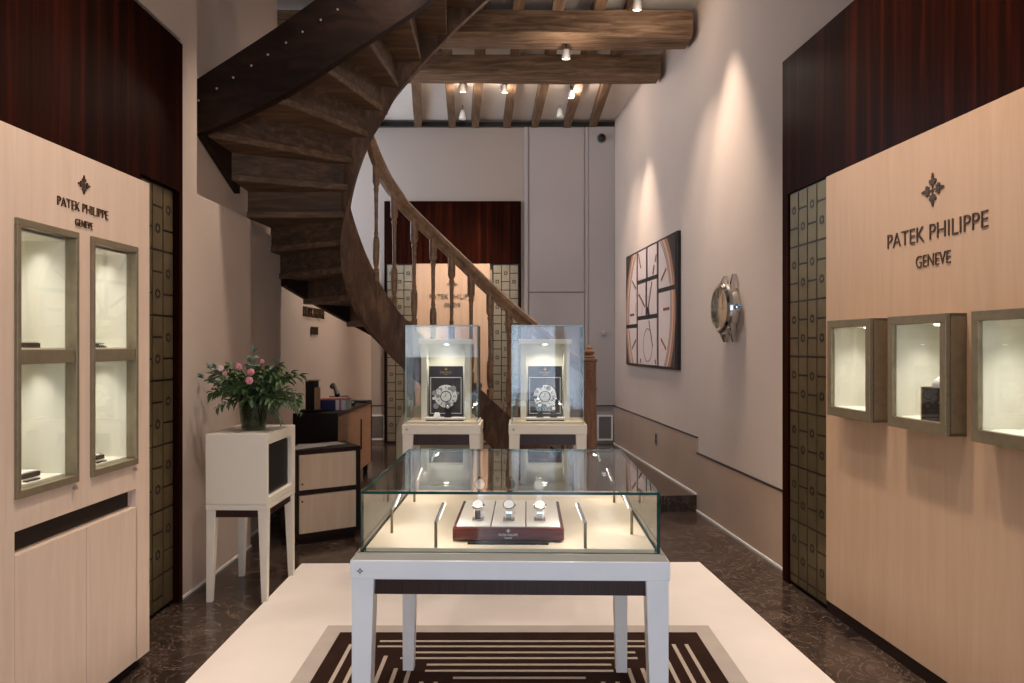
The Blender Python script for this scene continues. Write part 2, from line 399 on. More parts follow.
# ------------------------------------------------------------------ left side: cabinet, wood panel, lattice
LTH = math.atan2(1, .029)
lc = thing('display_cabinet', 'tall cream wall cabinet on the left with two lit vertical windows', 'cabinet', (-1.667+.029*2.0, 2.0, 0), LTH)
ZT = 2.08; D = .40
W1 = (.315, .63); W2 = (.71, 1.024); WZ = (.879, 1.788); U0, U1 = -.9, 1.13
bd = MB()
bd.box(U0, W1[0], 0, D, .05, ZT); bd.box(W1[1], W2[0], 0, D, .775, ZT); bd.box(W2[1], U1, 0, D, .05, ZT)
for a, bb in (W1, W2):
    bd.box(a, bb, 0, D, WZ[1], ZT); bd.box(a, bb, .0, D, .775, WZ[0])
bd.box(W1[0]+.02, U1-.1, .03, D, .05, .70); bd.box(W1[0], U1-.09, .045, D, .69, .78)
bd.build('cabinet_body', 'cream', lc)
s_ = MB(); s_.box(W1[0], 1.035, .035, .05, .702, .775); s_.build('dark_recess', 'ebony', lc)
s_ = MB(); s_.box(U0, U1-.03, .03, D, 0, .05); s_.build('plinth', 'ebony', lc)
for a, bb in ((.318,.688),(.692,1.035)):
    d = MB(); d.box(a, bb, 0, .028, .052, .698); d.build('door', 'cream', lc, bevel=.002)
for a, bb in (W1, W2):
    fr = MB(); fr.frame(a, bb, WZ[0], WZ[1], .017, -.012, .03, .026, .024); fr.box(a+.02, bb-.02, -.008, .26, 1.314, 1.362)
    fr = fr.build('window_frame', 'bronze', lc, bevel=.002)
    g = MB()
    g.box(a+.017, bb-.017, .006, .012, WZ[0]+.026, 1.314); g.box(a+.017, bb-.017, .006, .012, 1.362, WZ[1]-.024); g.build('glass_pane', 'glass', fr)
    li = MB()
    for z0, z1 in ((WZ[0]+.028, 1.314), (1.362, WZ[1]-.03)):
        li.box(a+.004, bb-.004, .25, .26, z0, z1); li.box(a+.004, a+.02, .03, .25, z0, z1); li.box(bb-.02, bb-.004, .03, .25, z0, z1)
        li.box(a+.02, bb-.02, .03, .25, z0-.002, z0+.006); li.box(a+.02, bb-.02, .03, .25, z1-.004, z1)
    li.build('lining', 'linen', fr)
    kb = MB(); kb.lathe([(.004,0),(.007,.004),(.007,.014),(.003,.016)], (bb-.02, 0, WZ[0]-.02), 12, 'y'); kb.build('lock', 'steel', lc, 40, fix=True)
sign(lc, .672, 0, 1.868, .30, wf=1.05)
# dark trays on the cabinet's shelves
def cab_tray(u0, u1, z, label):
    t = thing('watch_tray', label, 'tray', lc.matrix_basis @ Vector(((u0+u1)/2, .10, z)), LTH, 'dark trays in the left cabinet')
    h = (u1-u0)/2
    b1 = MB(); b1.box(-h, h, -.015, .12, .0, .016); b1.build('tray_base', 'ebony', t, bevel=.002)
    b1 = MB(); b1.box(-h+.006, h-.006, -.009, .114, .016, .02); b1.build('tray_pad', 'pad', t)
    b1 = MB(); b1.box(-.03, .035, -.06, -.045, -.006, .004); b1.build('name_plate', 'bronze_dk', t)
bpy.context.view_layer.update()
cab_tray(W1[0]+.045, W1[1]-.07, 1.369, 'dark tray on the upper shelf of the nearer left window')
cab_tray(W2[0]+.045, W2[1]-.08, 1.369, 'dark tray on the upper shelf of the farther left window')
cab_tray(W1[0]+.045, W1[1]-.07, WZ[0]+.036, 'dark tray on the floor of the nearer left window')
cab_tray(W2[0]+.045, W2[1]-.08, WZ[0]+.036, 'dark tray on the floor of the farther left window')

wp = MB(); wp.box(-2.0, -1.777, .8, 3.44, 2.09, 3.0); wp.box(-1.95, -1.777, 3.44, 3.885, 2.2, 3.0)
tag(wp.build('wood_panel', 'mahog'), 'dark red wood panel above the left cream cabinet', 'wall panel')
ls = thing('lattice_screen', 'bronze lattice screen beside the tall left cabinet', 'screen', (-1.80, 3.50, 0), PI/2)
lattice(ls, 0.0, 3, .02, 2.2, .111, 'plate', .01)
q = MB(); q.box(.346, .385, -.023, .15, 0, 2.199); q.build('side_post', 'mahog', ls)

# ------------------------------------------------------------------ right side: panel, showcases, wood, lattice
YO = 3.733
ORG = Vector((XP(YO), YO, 0))            # local x = 0 at the far edge of the cream panel, x grows towards the camera
def RX(y): return (YO-y)*math.sqrt(1+.079**2)
rp = thing('feature_wall', 'peach cream wall panel on the right holding three bronze showcases', 'wall panel', ORG, TH_R)
cabs = []
for yc in (3.385, 2.889, 2.393):
    cabs.append((RX(yc)-.1825, RX(yc)+.1825))
CZ0, CZ1 = 1.034, 1.498
bd = MB(); U1 = 2.9; xs = 0
for a, bb in cabs:
    bd.box(xs, a, 0, .06, .06, 2.25); bd.box(a, bb, 0, .06, .06, CZ0); bd.box(a, bb, 0, .06, CZ1, 2.25); xs = bb
bd.box(xs, U1, 0, .06, .06, 2.25); bd.build('panel_board', 'cream2', rp)
s_ = MB(); s_.box(-.0, U1, .004, .06, 0, .06); s_.build('plinth', 'ebony', rp)
sx = RX((1385/(888-455)+1385/(988-455))/2)
sign(rp, sx, 0, 1.374+(346-237.5)/F*2.85, .605, depth=.004)
PR = .084
def showcase(i, label):
    a, bb = cabs[i]; w = bb-a
    t = thing('wall_showcase', label, 'showcase', rp.matrix_basis @ Vector((a, 0, CZ0)), TH_R, 'bronze showcases on the right panel')
    h = CZ1-CZ0; q = MB()
    q.box(0, .012, -PR+.02, .2, 0, h); q.box(w-.012, w, -PR+.02, .2, 0, h); q.box(0, w, -PR+.02, .2, 0, .012); q.box(0, w, -PR+.02, .2, h-.012, h); q.box(0, w, .19, .2, 0, h)
    q.build('case_body', 'bronze', t)
    q = MB(); q.frame(0, w, 0, h, .035, -PR, -PR+.018, .046, .036); q.build('door_frame', 'bronze', t, bevel=.002)
    q = MB(); q.box(.034, w-.034, -PR+.008, -PR+.013, .045, h-.035); q.build('glass_pane', 'glass', t)
    q = MB(); y0 = -PR+.022
    q.box(.014, .03, y0, .185, .03, h-.02); q.box(w-.03, w-.014, y0, .185, .03, h-.02); q.box(.03, w-.03, .175, .185, .03, h-.02)
    q.box(.03, w-.03, y0, .175, .03, .046); q.box(.03, w-.03, y0, .175, h-.034, h-.02); q.build('lining', 'linen', t)
    q = MB(); q.lathe([(.0,0),(.016,0),(.02,.005)], (w*.5, .02, h-.042), 16); q.build('downlight', 'led', t, fix=True)
    return t
rp.matrix_basis  # built from loc/rot
bpy.context.view_layer.update()
sc = [showcase(0, 'bronze wall showcase farthest back on the right panel'),
      showcase(1, 'bronze wall showcase in the middle of the right panel'),
      showcase(2, 'bronze wall showcase nearest the camera, cut by the right edge')]
# contents
def on_case(i, x, y, z): return rp.matrix_basis @ Vector((cabs[i][0]+x, y, CZ0+z))
t = thing('card_stand', 'thin dark card standing in the farthest right showcase', 'card', on_case(0, .27, -.005, .0465), TH_R)
q = MB(); q.box(-.03, .03, -.006, .004, 0, .115); q.build('card', 'ebony', t); q = MB(); q.box(-.034, .034, -.01, .03, 0, .008); q.build('foot', 'gold', t)
t = thing('jewel_box', 'dark box with gold edge in the middle right showcase', 'box', on_case(1, .243, .0, .0465), TH_R)
q = MB(); q.box(-.05, .045, -.06, .04, 0, .13); q.build('box_body', 'ebony', t, bevel=.003); q = MB(); q.box(-.053, -.044, -.064, .0, 0, .132); q.build('gold_edge', 'gold', t)
q = MB(); q.lathe([(.03,0),(.034,.012),(.026,.03),(.012,.042),(.0,.045)], (-.002,-.01,.13), 20); q.build('white_dome', 'white', t, 60, fix=True)

y0, y1 = RX(4.232), U1
wp = thing('wood_panel', 'dark red wood panel above the right peach panel', 'wall panel', ORG, TH_R)
q = MB(); q.box(y0, U1, 0, .08, 2.252, 3.042); q.build('panel_board', 'mahog', wp)
q = MB(); q.box(y0+.003, U1, -.002, .0, 2.9, 2.903)
rs = thing('lattice_screen', 'dark bronze lattice screen beside the right peach panel', 'screen', ORG, TH_R)
lattice(rs, RX(4.15), 4, .02, 2.25, .1035, 'plate', .012, border=.006)
q = MB(); q.box(y0, RX(4.165), 0, .08, .0, 2.251); q.build('side_post', 'mahog', rs)

# ------------------------------------------------------------------ carpet and rug
cp = MB(); cp.prism([(-1.335,.4),(1.187+.0775*4.16,.4),(1.187,4.56),(-1.323,4.53)], 0, .006)
tag(cp.build('cream_carpet', 'carpet'), 'large plain cream carpet on the dark marble floor', 'carpet')
rg = thing('striped_rug', 'dark brown rug with pale mitred stripes under the glass table', 'rug', (.03, 0, .006))
q = MB(); q.box(-.925, .925, 1.45, 3.505, 0, .008); q.build('border', 'rug_grey', rg)
q = MB(); q.box(-.845, .845, 1.53, 3.415, .001, .0105)
q.cur = 1; sw = .0085
for k in range(7):
    for dd in (0, .058):
        z = 3.31-.122*k-dd
        xa = .637-.122*k
        if xa > .03:
            q.box(-xa, xa, z-sw, z+sw, .0105, .0118); zz = 4.945-z; q.box(-xa, xa, zz-sw, zz+sw, .0105, .0118)
        x = .762-.122*k-dd
        ye = 3.275-.122*k
        if x > .03:
            q.box(x-sw, x+sw, 4.945-ye, ye, .0105, .0118); q.box(-x-sw, -x+sw, 4.945-ye, ye, .0105, .0118)
q.build('striped_field', ['rug_dark', 'rug_line'], rg)

# ------------------------------------------------------------------ glass helpers
def pane(x0, x1, y0, y1, z0, z1, parent, name='glass_pane', edge='edge'):
    """box pane: large faces glass, thin faces green edge"""
    q = MB(); dims = (x1-x0, y1-y0, z1-z0); k = dims.index(min(dims))
    q.box(x0, x1, y0, y1, z0, z1)
    axis = [2,2,1,0,1,0]
    q.mi = [0 if a == k else 1 for a in axis]
    return q.build(name, ['glass', edge], parent)
def taper_leg(x, y, w, h, tw, sx, sy):   # square leg at outer corner (x,y), tapers on inner sides
    q = MB()
    b4 = sorted([(x,y),(x+sx*tw,y),(x+sx*tw,y+sy*tw),(x,y+sy*tw)])
    def rect(wd, z):
        xa, xb = sorted((x, x+sx*wd)); ya, yb = sorted((y, y+sy*wd)); return [(xa,ya,z),(xb,ya,z),(xb,yb,z),(xa,yb,z)]
    q.hexa(rect(tw, 0), rect(w, h)); return q

# ------------------------------------------------------------------ central vitrine table
RT = -math.atan2(15, F)
TW, TD = .4715, .93
tb = thing('display_table', 'white table with a low glass case in the middle of the room', 'table', (-.0075+.0208*.46, 2.118+TD/2, .0168), RT)
ZF = .7295
for sx in (1, -1):
    for sy in (1, -1):
        taper_leg(-sx*(TW-.004), -sy*(TD/2-.004), .066, ZF-.06, .045, sx, sy).build('leg', 'lacquer', tb, bevel=.002)
q = MB(); q.box(-TW, TW, -TD/2, TD/2, ZF-.062, ZF-.006); q.build('table_frame', 'lacquer', tb, bevel=.003)
q = MB(); q.hexa([(-TW+.006,-TD/2+.005,ZF-.006),(TW-.006,-TD/2+.005,ZF-.006),(TW-.006,TD/2-.005,ZF-.006),(-TW+.006,TD/2-.005,ZF-.006)],
                 [(-TW+.014,-TD/2+.012,ZF+.012),(TW-.014,-TD/2+.012,ZF+.012),(TW-.014,TD/2-.012,ZF+.012),(-TW+.014,TD/2-.012,ZF+.012)]); q.build('ledge', 'ledge', tb)
q = MB(); q.box(-TW+.067, TW-.067, -TD/2+.025, -TD/2+.04, ZF-.113, ZF-.062); q.box(-TW+.067, TW-.067, TD/2-.04, TD/2-.025, ZF-.113, ZF-.062)
q.box(-TW+.025, -TW+.04, -TD/2+.067, TD/2-.067, ZF-.113, ZF-.062); q.box(TW-.04, TW-.025, -TD/2+.067, TD/2-.067, ZF-.113, ZF-.062); q.build('apron', 'macassar', tb)
q = MB(); cross_into(q, -TW+.03, -TD/2, ZF-.037, .02, .0015); q.build('emblem', 'grey', tb, fix=True)
GX, GY = .445, TD/2-.02; G0, G1 = ZF+.013, .9237; th = .008
pane(-GX, GX, -GY, -GY+th, G0, G1-th, tb, 'glass_front'); pane(-GX, GX, GY-th, GY, G0, G1-th, tb, 'glass_back')
pane(-GX, -GX+th, -GY+th, GY-th, G0, G1-th, tb, 'glass_side'); pane(GX-th, GX, -GY+th, GY-th, G0, G1-th, tb, 'glass_side')
pane(-GX, GX, -GY, GY, G1-th, G1, tb, 'glass_top')
q = MB(); q.box(-GX+.012, GX-.012, -GY+.012, GY-.012, G0-.002, G0+.010); q.build('case_base', 'baseleather', tb, bevel=.002)
for s in (-1, 1):
    q = MB(); q.box(s*(GX-.0125)-.0015, s*(GX-.0125)+.0015, -GY+.012, GY-.012, G0, G0+.0115); q.build('base_edge', 'ink', tb)
BZ = G0+.010
lamps = []
for (lx, ly) in ((-.222,-.425),(.226,-.425),(-.385,-.262),(.388,-.262),(-.385,.205),(.388,.205)):
    q = MB(); q.tube([(lx,ly,BZ),(lx,ly,BZ+.078)], .0046, 10); q = q.build('lamp_post', 'bronze', tb, 50)
    s = -1 if lx < 0 else 1
    h = MB(); h.tube([(lx,ly,BZ+.076),(lx-s*.003,ly+.002,BZ+.082),(lx-s*.022,ly+.02,BZ+.130)], .0058, 10); h.build('lamp_head', 'steel_brush', q, 50)
    e = MB(); e.tube([(lx-s*.006,ly+.0085,BZ+.084),(lx-s*.0225,ly+.0245,BZ+.126)], .0042, 8); e.build('lamp_light', 'led', q, 50)
    lamps.append((lx-s*.035, ly+.035, BZ+.12))
bpy.context.view_layer.update()

# watch tray on the table
TB = tb.matrix_basis.copy()
tr = thing('watch_tray', 'rosewood tray with white lettering inside the glass table', 'tray', TB @ Vector((-.006, -.178, BZ)), RT)
hw = .172; q = MB(); q.box(-hw, hw, -.19, .19, .006, .046); q.build('tray_base', 'trayside', tr, bevel=.004)
q = MB(); q.box(-hw+.02, hw-.02, -.17, .17, 0, .007); q.box(-.124, .124, -.215, -.205, 0, .005); q.build('foot', 'ebony', tr)
for k in range(3):
    q = MB(); x = (k-1)*.108; q.box(x-.0525, x+.0525, -.184, .184, .044, .051); q.build('tray_pad', 'pad', tr, bevel=.003)
t = MB(); text_into(t, 'PATEK PHILIPPE', 0, -.19, .020, .058, .007, .0012); text_into(t, 'GENEVE', 0, -.19, .011, .022, .005, .0012)
cross_into(t, 0, -.19, .036, .013, .0012); t.build('lettering', 'photo_white', tr, fix=True)
bpy.context.view_layer.update(); TRM = tr.matrix_basis.copy()
def ring_y(mb, c, R, r, sc=(1,1), n=28, m=8, tilt=0):   # torus about y axis
    vs = []
    for i in range(n):
        a = 2*PI*i/n
        for j in range(m):
            b2 = 2*PI*j/m; rr = R+r*math.cos(b2); vs.append((c[0]+rr*math.cos(a)*sc[0], c[1]+r*math.sin(b2), c[2]+rr*math.sin(a)*sc[1]))
    fs = [(i*m+j, i*m+(j+1)%m, ((i+1)%n)*m+(j+1)%m, ((i+1)%n)*m+j) for i in range(n) for j in range(m)]
    return mb.add(vs, fs)
def strap_loop(mb, w, R1, R2, n=24, t=.003, gap=0):  # loop in yz plane, width along x
    secs = []
    for i in range(n+1):
        a = gap+(2*PI-2*gap)*i/n; ca, sa = math.cos(a), math.sin(a)
        secs.append([(-w/2,R1*ca,R2*sa),(w/2,R1*ca,R2*sa),(w/2,(R1-t)*ca,(R2-t)*sa),(-w/2,(R1-t)*ca,(R2-t)*sa)])
    return mb.sweep(secs)
def make_watch(name_label, case, strap, dial, M4, group):
    t = thing('wristwatch', name_label, 'watch', (0,0,0), 0, group); t.matrix_basis = M4
    q = MB(); strap_loop(q, .018, .024, .03); q.build('strap', strap, t, 50, fix=True)
    q = MB(); q.lathe([(.016,0),(.0195,.001),(.0195,.006),(.017,.009),(.0155,.009)], (0,-.022,0), 28, 'y'); q.build('case', case, t, 40, fix=True)
    q = MB(); q.lathe([(.0158,0),(.0158,.0005)], (0,-.0312,0), 28, 'y'); q.box(-.0006,.0006,-.0325,-.0317,0,.011); q.box(0,.008,-.0325,-.0317,-.0006,.0006); q.build('dial', dial, t, fix=True)
    q = MB(); q.lathe([(.0025,0),(.0025,.004)], (0,0,0), 10); q.v = [(.0185+z, -.026+x, y) for x, y, z in q.v]; q.build('crown', case, t, fix=True)
    return t
cols3 = [('rosegold','strap','dial','gold watch on a stand at the left of the table tray'),
         ('gold','strap','photo_dark','gold watch on a stand in the centre of the table tray'),
         ('steel','steel','dial','steel watch on a stand at the right of the table tray')]
for k, (cs, st, dl, lb) in enumerate(cols3):
    x = (k-1)*.098
    s = thing('watch_stand', ['white stand under the left gold watch', 'white stand under the centre gold watch', 'white stand under the right steel watch'][k],
              'stand', TRM @ Vector((x, .0, .0512)), RT, 'watch stands on the table tray')
    q = MB(); q.box(-.02, .02, -.025, .035, 0, .006); q.build('foot', 'pad', s, bevel=.002)
    q = MB(); q.hexa([(-.008,.0,.006),(.008,.0,.006),(.008,.014,.006),(-.008,.014,.006)], [(-.008,.012,.068),(.008,.012,.068),(.008,.022,.068),(-.008,.022,.068)]); q.build('post', 'pad', s)
    q = MB(); q.v = []; q.lathe([(.019,-.008),(.0205,-.006),(.0205,.006),(.019,.008)], (0,0,0), 20); q.v = [(z, .014+x, .085+y*1.25) for x, y, z in q.v]; q.build('cuff', 'pad', s, 40, fix=True)
    Mw = TRM @ Matrix.Translation((x, .014, .0512+.085)) @ Matrix.Rotation(math.radians(-18), 4, 'X')
    make_watch(lb, cs, st, dl, Mw, 'watches on the table tray stands')
for k in range(3):
    x = (k-1)*.098
    s = thing('watch_cushion', ['low grey cushion at the tray front, left', 'low grey cushion at the tray front, centre', 'low grey cushion at the tray front, right'][k], 'cushion',
              TRM @ Vector((x, -.11, .0512)), RT, 'low cushions at the tray front')
    q = MB(); q.lathe([(.017,-.012),(.0215,-.009),(.0215,.009),(.017,.012)], (0,0,0), 20); q.v = [(z, x_, .026+y_*1.15) for x_, y_, z in q.v]; q.build('roll', 'pad', s, 40, fix=True)
    q = MB(); q.box(-.018, .018, -.018, .018, 0, .005); q.build('foot', 'grey', s, bevel=.001)
    Mw = TRM @ Matrix.Translation((x, -.11, .0512+.030)) @ Matrix.Rotation(math.radians(-50), 4, 'X')
    make_watch(['small steel watch on the left front cushion of the tray', 'small steel watch on the centre front cushion of the tray', 'small steel watch on the right front cushion of the tray'][k],
               ['steel','steel','steel'][k], ['strap','steel','steel'][k], 'dial', Mw, 'watches on the front cushions')

# ------------------------------------------------------------------ the two glass pedestals behind
def pedestal(cx, label, blabel, nx):
    W, Dp = .24, .33; Y0 = 4.4
    t = thing('glass_pedestal', label, 'display case', (cx, Y0+Dp/2, .0), RT*.6, 'glass pedestals before the staircase')
    z = .896
    for sx in (1, -1):
        for sy in (1, -1):
            taper_leg(-sx*(W-.003), -sy*(Dp/2-.003), .066, z-.055, .04, sx, sy).build('leg', 'lacquer_warm', t, bevel=.002)
    q = MB(); q.box(-W, W, -Dp/2, Dp/2, z-.062, z-.004); q.build('pedestal_frame', 'lacquer_warm', t, bevel=.003)
    q = MB(); q.box(-W+.012, W-.012, -Dp/2+.012, Dp/2-.012, z-.004, z+.010); q.build('case_base', 'baseleather', t)
    q = MB(); q.box(-W+.067, W-.067, -Dp/2+.02, -Dp/2+.03, z-.13, z-.062); q.box(-W+.067, W-.067, Dp/2-.03, Dp/2-.02, z-.13, z-.062); q.build('apron', 'macassar', t)
    q = MB(); cross_into(q, -W+.03, -Dp/2, z-.033, .02, .0015); q.build('emblem', 'grey', t, fix=True)
    gx, gy = .222, Dp/2-.016; g0, g1 = z+.011, 1.503; th = .006
    pane(-gx, gx, -gy, -gy+th, g0, g1-th, t, 'glass_front', 'edge_lt'); pane(-gx, gx, gy-th, gy, g0, g1-th, t, 'glass_back', 'edge_lt')
    pane(-gx, -gx+th, -gy+th, gy-th, g0, g1-th, t, 'glass_side', 'edge_lt'); pane(gx-th, gx, -gy+th, gy-th, g0, g1-th, t, 'glass_side', 'edge_lt')
    pane(-gx, gx, -gy, gy, g1-th, g1, t, 'glass_top', 'edge_lt')
    b0 = z+.010; nt_ = 1.385
    q = MB(); q.box(nx-.155, nx-.118, -.02, .125, b0, nt_); q.box(nx+.118, nx+.155, -.02, .125, b0, nt_); q.box(nx-.118, nx+.118, .11, .125, b0, nt_)
    q.box(nx-.168, nx+.168, -.04, .13, nt_, nt_+.032); q.build('niche', 'linen', t, bevel=.002)
    q = MB(); q.lathe([(0,0),(.012,0),(.014,.003)], (nx, .05, nt_-.003), 16); q.build('downlight', 'led', t, fix=True)
    bpy.context.view_layer.update(); T = t.matrix_basis.copy()
    # display board with picture
    bo = thing('display_board', blabel, 'display board', T @ Vector((nx, .0, b0)), RT*.6, 'watch posters in the pedestals')
    q = MB(); q.box(-.125, .125, -.07, .03, 0, .02); q.build('foot', 'pad', bo, bevel=.002)
    q = MB(); q.box(-.118, .118, -.072, .0, -.0, .008); q.build('foot_edge', 'ebony', bo)
    q = MB(); q.box(-.108, .108, .0, .014, .02, .34); q.build('board', 'photo_dark', bo)
    q = MB(); q.frame(-.098, .098, .04, .27, .003, -.0015, .001); q.build('border_line', 'photo_white', bo)
    q = MB(); text_into(q, 'PATEK PHILIPPE', 0, 0, .296, .072, .009, .0012); text_into(q, 'GENEVE', 0, 0, .284, .028, .006, .0012); cross_into(q, 0, 0, .321, .02, .0012)
    q.build('lettering', 'gold', bo, fix=True)
    q = MB(); q.lathe([(.072,0),(.072,.0012)], (0,.0005,.15), 40, 'y'); q.cur = 1
    for a in range(12):
        an = a*PI/6; c2, s2 = math.cos(an), math.sin(an)
        p4 = [(c2*r-s2*w_, .15+s2*r+c2*w_) for r, w_ in ((.046,-.003),(.064,-.003),(.064,.003),(.046,.003))]
        q.prism_y(p4, -.0016, -.0009)
    rr = random.Random(int(cx*100))
    for a in range(14):
        an = rr.uniform(0, 2*PI); r = rr.uniform(.05, .09); w_ = rr.uniform(.008, .02); q.cur = rr.choice((0,1,2))
        q.lathe([(w_,0),(w_,.0003*(a%5)+.0016)], (math.cos(an)*r, .0005, .15+math.sin(an)*r), 12, 'y')
    q.cur = 2; q.lathe([(.036,0),(.036,.0035)], (0,.0005,.148), 28, 'y'); q.cur = 0; q.lathe([(.030,0),(.030,.0040)], (0,.0005,.148), 28, 'y')
    q.cur = 2; q.box(-.0015,.0015,-.0045,-.0034,.148,.172); q.box(-.02,.0,-.0045,-.0034,.147,.149)
    q.build('watch_picture', ['photo_white', 'photo_grey', 'photo_dark'], bo, fix=True)
    return T, b0
T1, b0 = pedestal(-.431, 'left one of the two glass pedestal cases', 'dark watch poster in the left glass pedestal', .012)
T2, b0 = pedestal(.221, 'right one of the two glass pedestal cases', 'dark watch poster in the right glass pedestal', -.012)
def holder(T, x, label, h, tilt=0):
    t = thing('watch_holder', label, 'stand', T @ Vector((x, -.045, b0+.0205)), RT*.6, 'little watch stands before the posters')
    q = MB(); q.box(-.022, .022, -.018, .018, 0, .006); q.build('foot', 'black', t, bevel=.001)
    q = MB(); q.hexa([(-.018,-.012,.006),(.018,-.012,.006),(.018,.008,.006),(-.018,.008,.006)], [(-.014,.0+tilt,h),(.014,.0+tilt,h),(.014,.012+tilt,h),(-.014,.012+tilt,h)]); q.build('post', 'black', t, bevel=.001)
    q = MB(); q.lathe([(.009,-.016),(.011,-.014),(.011,.014),(.009,.016)], (0,0,0), 16); q.v = [(z, .004+x_+tilt, h+.006+y_) for x_, y_, z in q.v]; q.build('cuff', 'ebony', t, 40, fix=True)
    Mw = T @ Matrix.Translation((x, -.042+tilt, b0+.0205+h+.007)) @ Matrix.Scale(.62, 4)
    return Mw
Mw = holder(T1, .03, 'black watch stand before the left poster', .06); make_watch('steel watch on the black stand before the left poster', 'steel', 'strap', 'dial', Mw, 'watches before the pedestal posters')
Mw = holder(T2, -.045, 'black watch stand before the right poster, left of two', .07); make_watch('left of two watches before the right poster', 'steel', 'strap', 'dial', Mw, 'watches before the pedestal posters')
Mw = holder(T2, .04, 'black watch stand before the right poster, right of two', .05); make_watch('right of two watches before the right poster', 'rosegold', 'strap', 'dial', Mw, 'watches before the pedestal posters')
q = MB(); q.hexa([(-.022,-.02,0),(.022,-.02,0),(.022,.02,0),(-.022,.02,0)], [(-.012,-.006,.03),(.016,-.01,.03),(.014,.012,.03),(-.014,.012,.03)])
o = q.build('price_card', 'paper', bevel=.004); place(o, T1 @ Vector((-.04,-.045,b0+.0205)), .2); tag(o, 'small folded white card before the left poster', 'card')

# cream chair behind the left pedestal
ch = thing('tub_chair', 'cream leather chair half hidden behind the left pedestal', 'chair', (-.50, 5.10, 0), .25)
q = MB(); q.box(-.23, .23, -.21, .21, .39, .47); q.build('seat', 'leather', ch, bevel=.03)
secs = []
for i in range(13):
    a = PI*(.02+.96*i/12); x, y = .26*math.cos(a), .02+.22*math.sin(a); k = math.sin(a); top = .70+.27*k**.6
    nx, ny = math.cos(a), math.sin(a)
    secs.append([(x,y,.36),(x+nx*.05,y+ny*.05,.36),(x+nx*.055,y+ny*.055,top-.02),(x+nx*.025,y+ny*.025,top),(x,y,top-.02)])
q = MB(); q.sweep(secs); q.build('backrest', 'leather', ch, 60, fix=True)
for sx in (1, -1):
    for sy in (1, -1):
        taper_leg(-sx*.21, -sy*.19, .04, .39, .028, sx, sy).build('leg', 'ebony', ch)

# ------------------------------------------------------------------ white cabinet on legs, vase and flowers
wc = thing('pedestal_cabinet', 'white box cabinet on tapered legs carrying the flower vase', 'cabinet', (-1.470, 4.085, 0), math.radians(-1.0))
W, Dp = .166, .235
for sx in (1, -1):
    for sy in (1, -1):
        taper_leg(-sx*(W-.002), -sy*(Dp-.002), .05, .50, .03, sx, sy).build('leg', 'lacquer_warm', wc, bevel=.002)
q = MB(); q.box(-W, W, -Dp, Dp, .495, .522); q.build('cabinet_base', 'lacquer_warm', wc, bevel=.002)
q = MB(); q.box(-W+.05, W-.05, -Dp+.012, -Dp+.022, .455, .495); q.box(W-.022, W-.012, -Dp+.05, Dp-.05, .455, .495); q.build('apron', 'macassar', wc)
q = MB(); q.box(-W, W, -Dp, -Dp+.025, .524, .903); q.box(-W, -W+.02, -Dp+.025, Dp, .524, .903); q.box(-W+.02, W, Dp-.06, Dp, .524, .903)
q.box(-W+.02, W, -Dp+.025, Dp-.06, .524, .56); q.box(-W+.02, W, -Dp+.025, Dp-.06, .845, .903); q.build('cabinet_body', 'lacquer_warm', wc, bevel=.002)
q = MB(); q.box(W-.06, W-.02, -Dp+.03, Dp-.065, .56, .835); q.build('dark_panel', 'black', wc, bevel=.012)
VX, VY = -1.457, 4.06
vs = thing('flower_vase', 'dark green glass vase on the white cabinet', 'vase', (VX, VY, .9035))
q = MB()
prof = [(.055,0),(.064,.003),(.072,.06),(.080,.14),(.084,.205),(.079,.205),(.075,.14),(.067,.06),(.058,.014),(.0,.012)]
q.lathe(prof, n=36); q.build('vase_glass', 'vaseglass', vs, 40, fix=True)
q = MB(); q.lathe([(.056,.0),(.063,.06),(.072,.145),(.0,.146)], (0,0,.0155), n=30); q.build('water', pane_mat('dark_water', (.50,.56,.48,1)), vs, 40, fix=True)

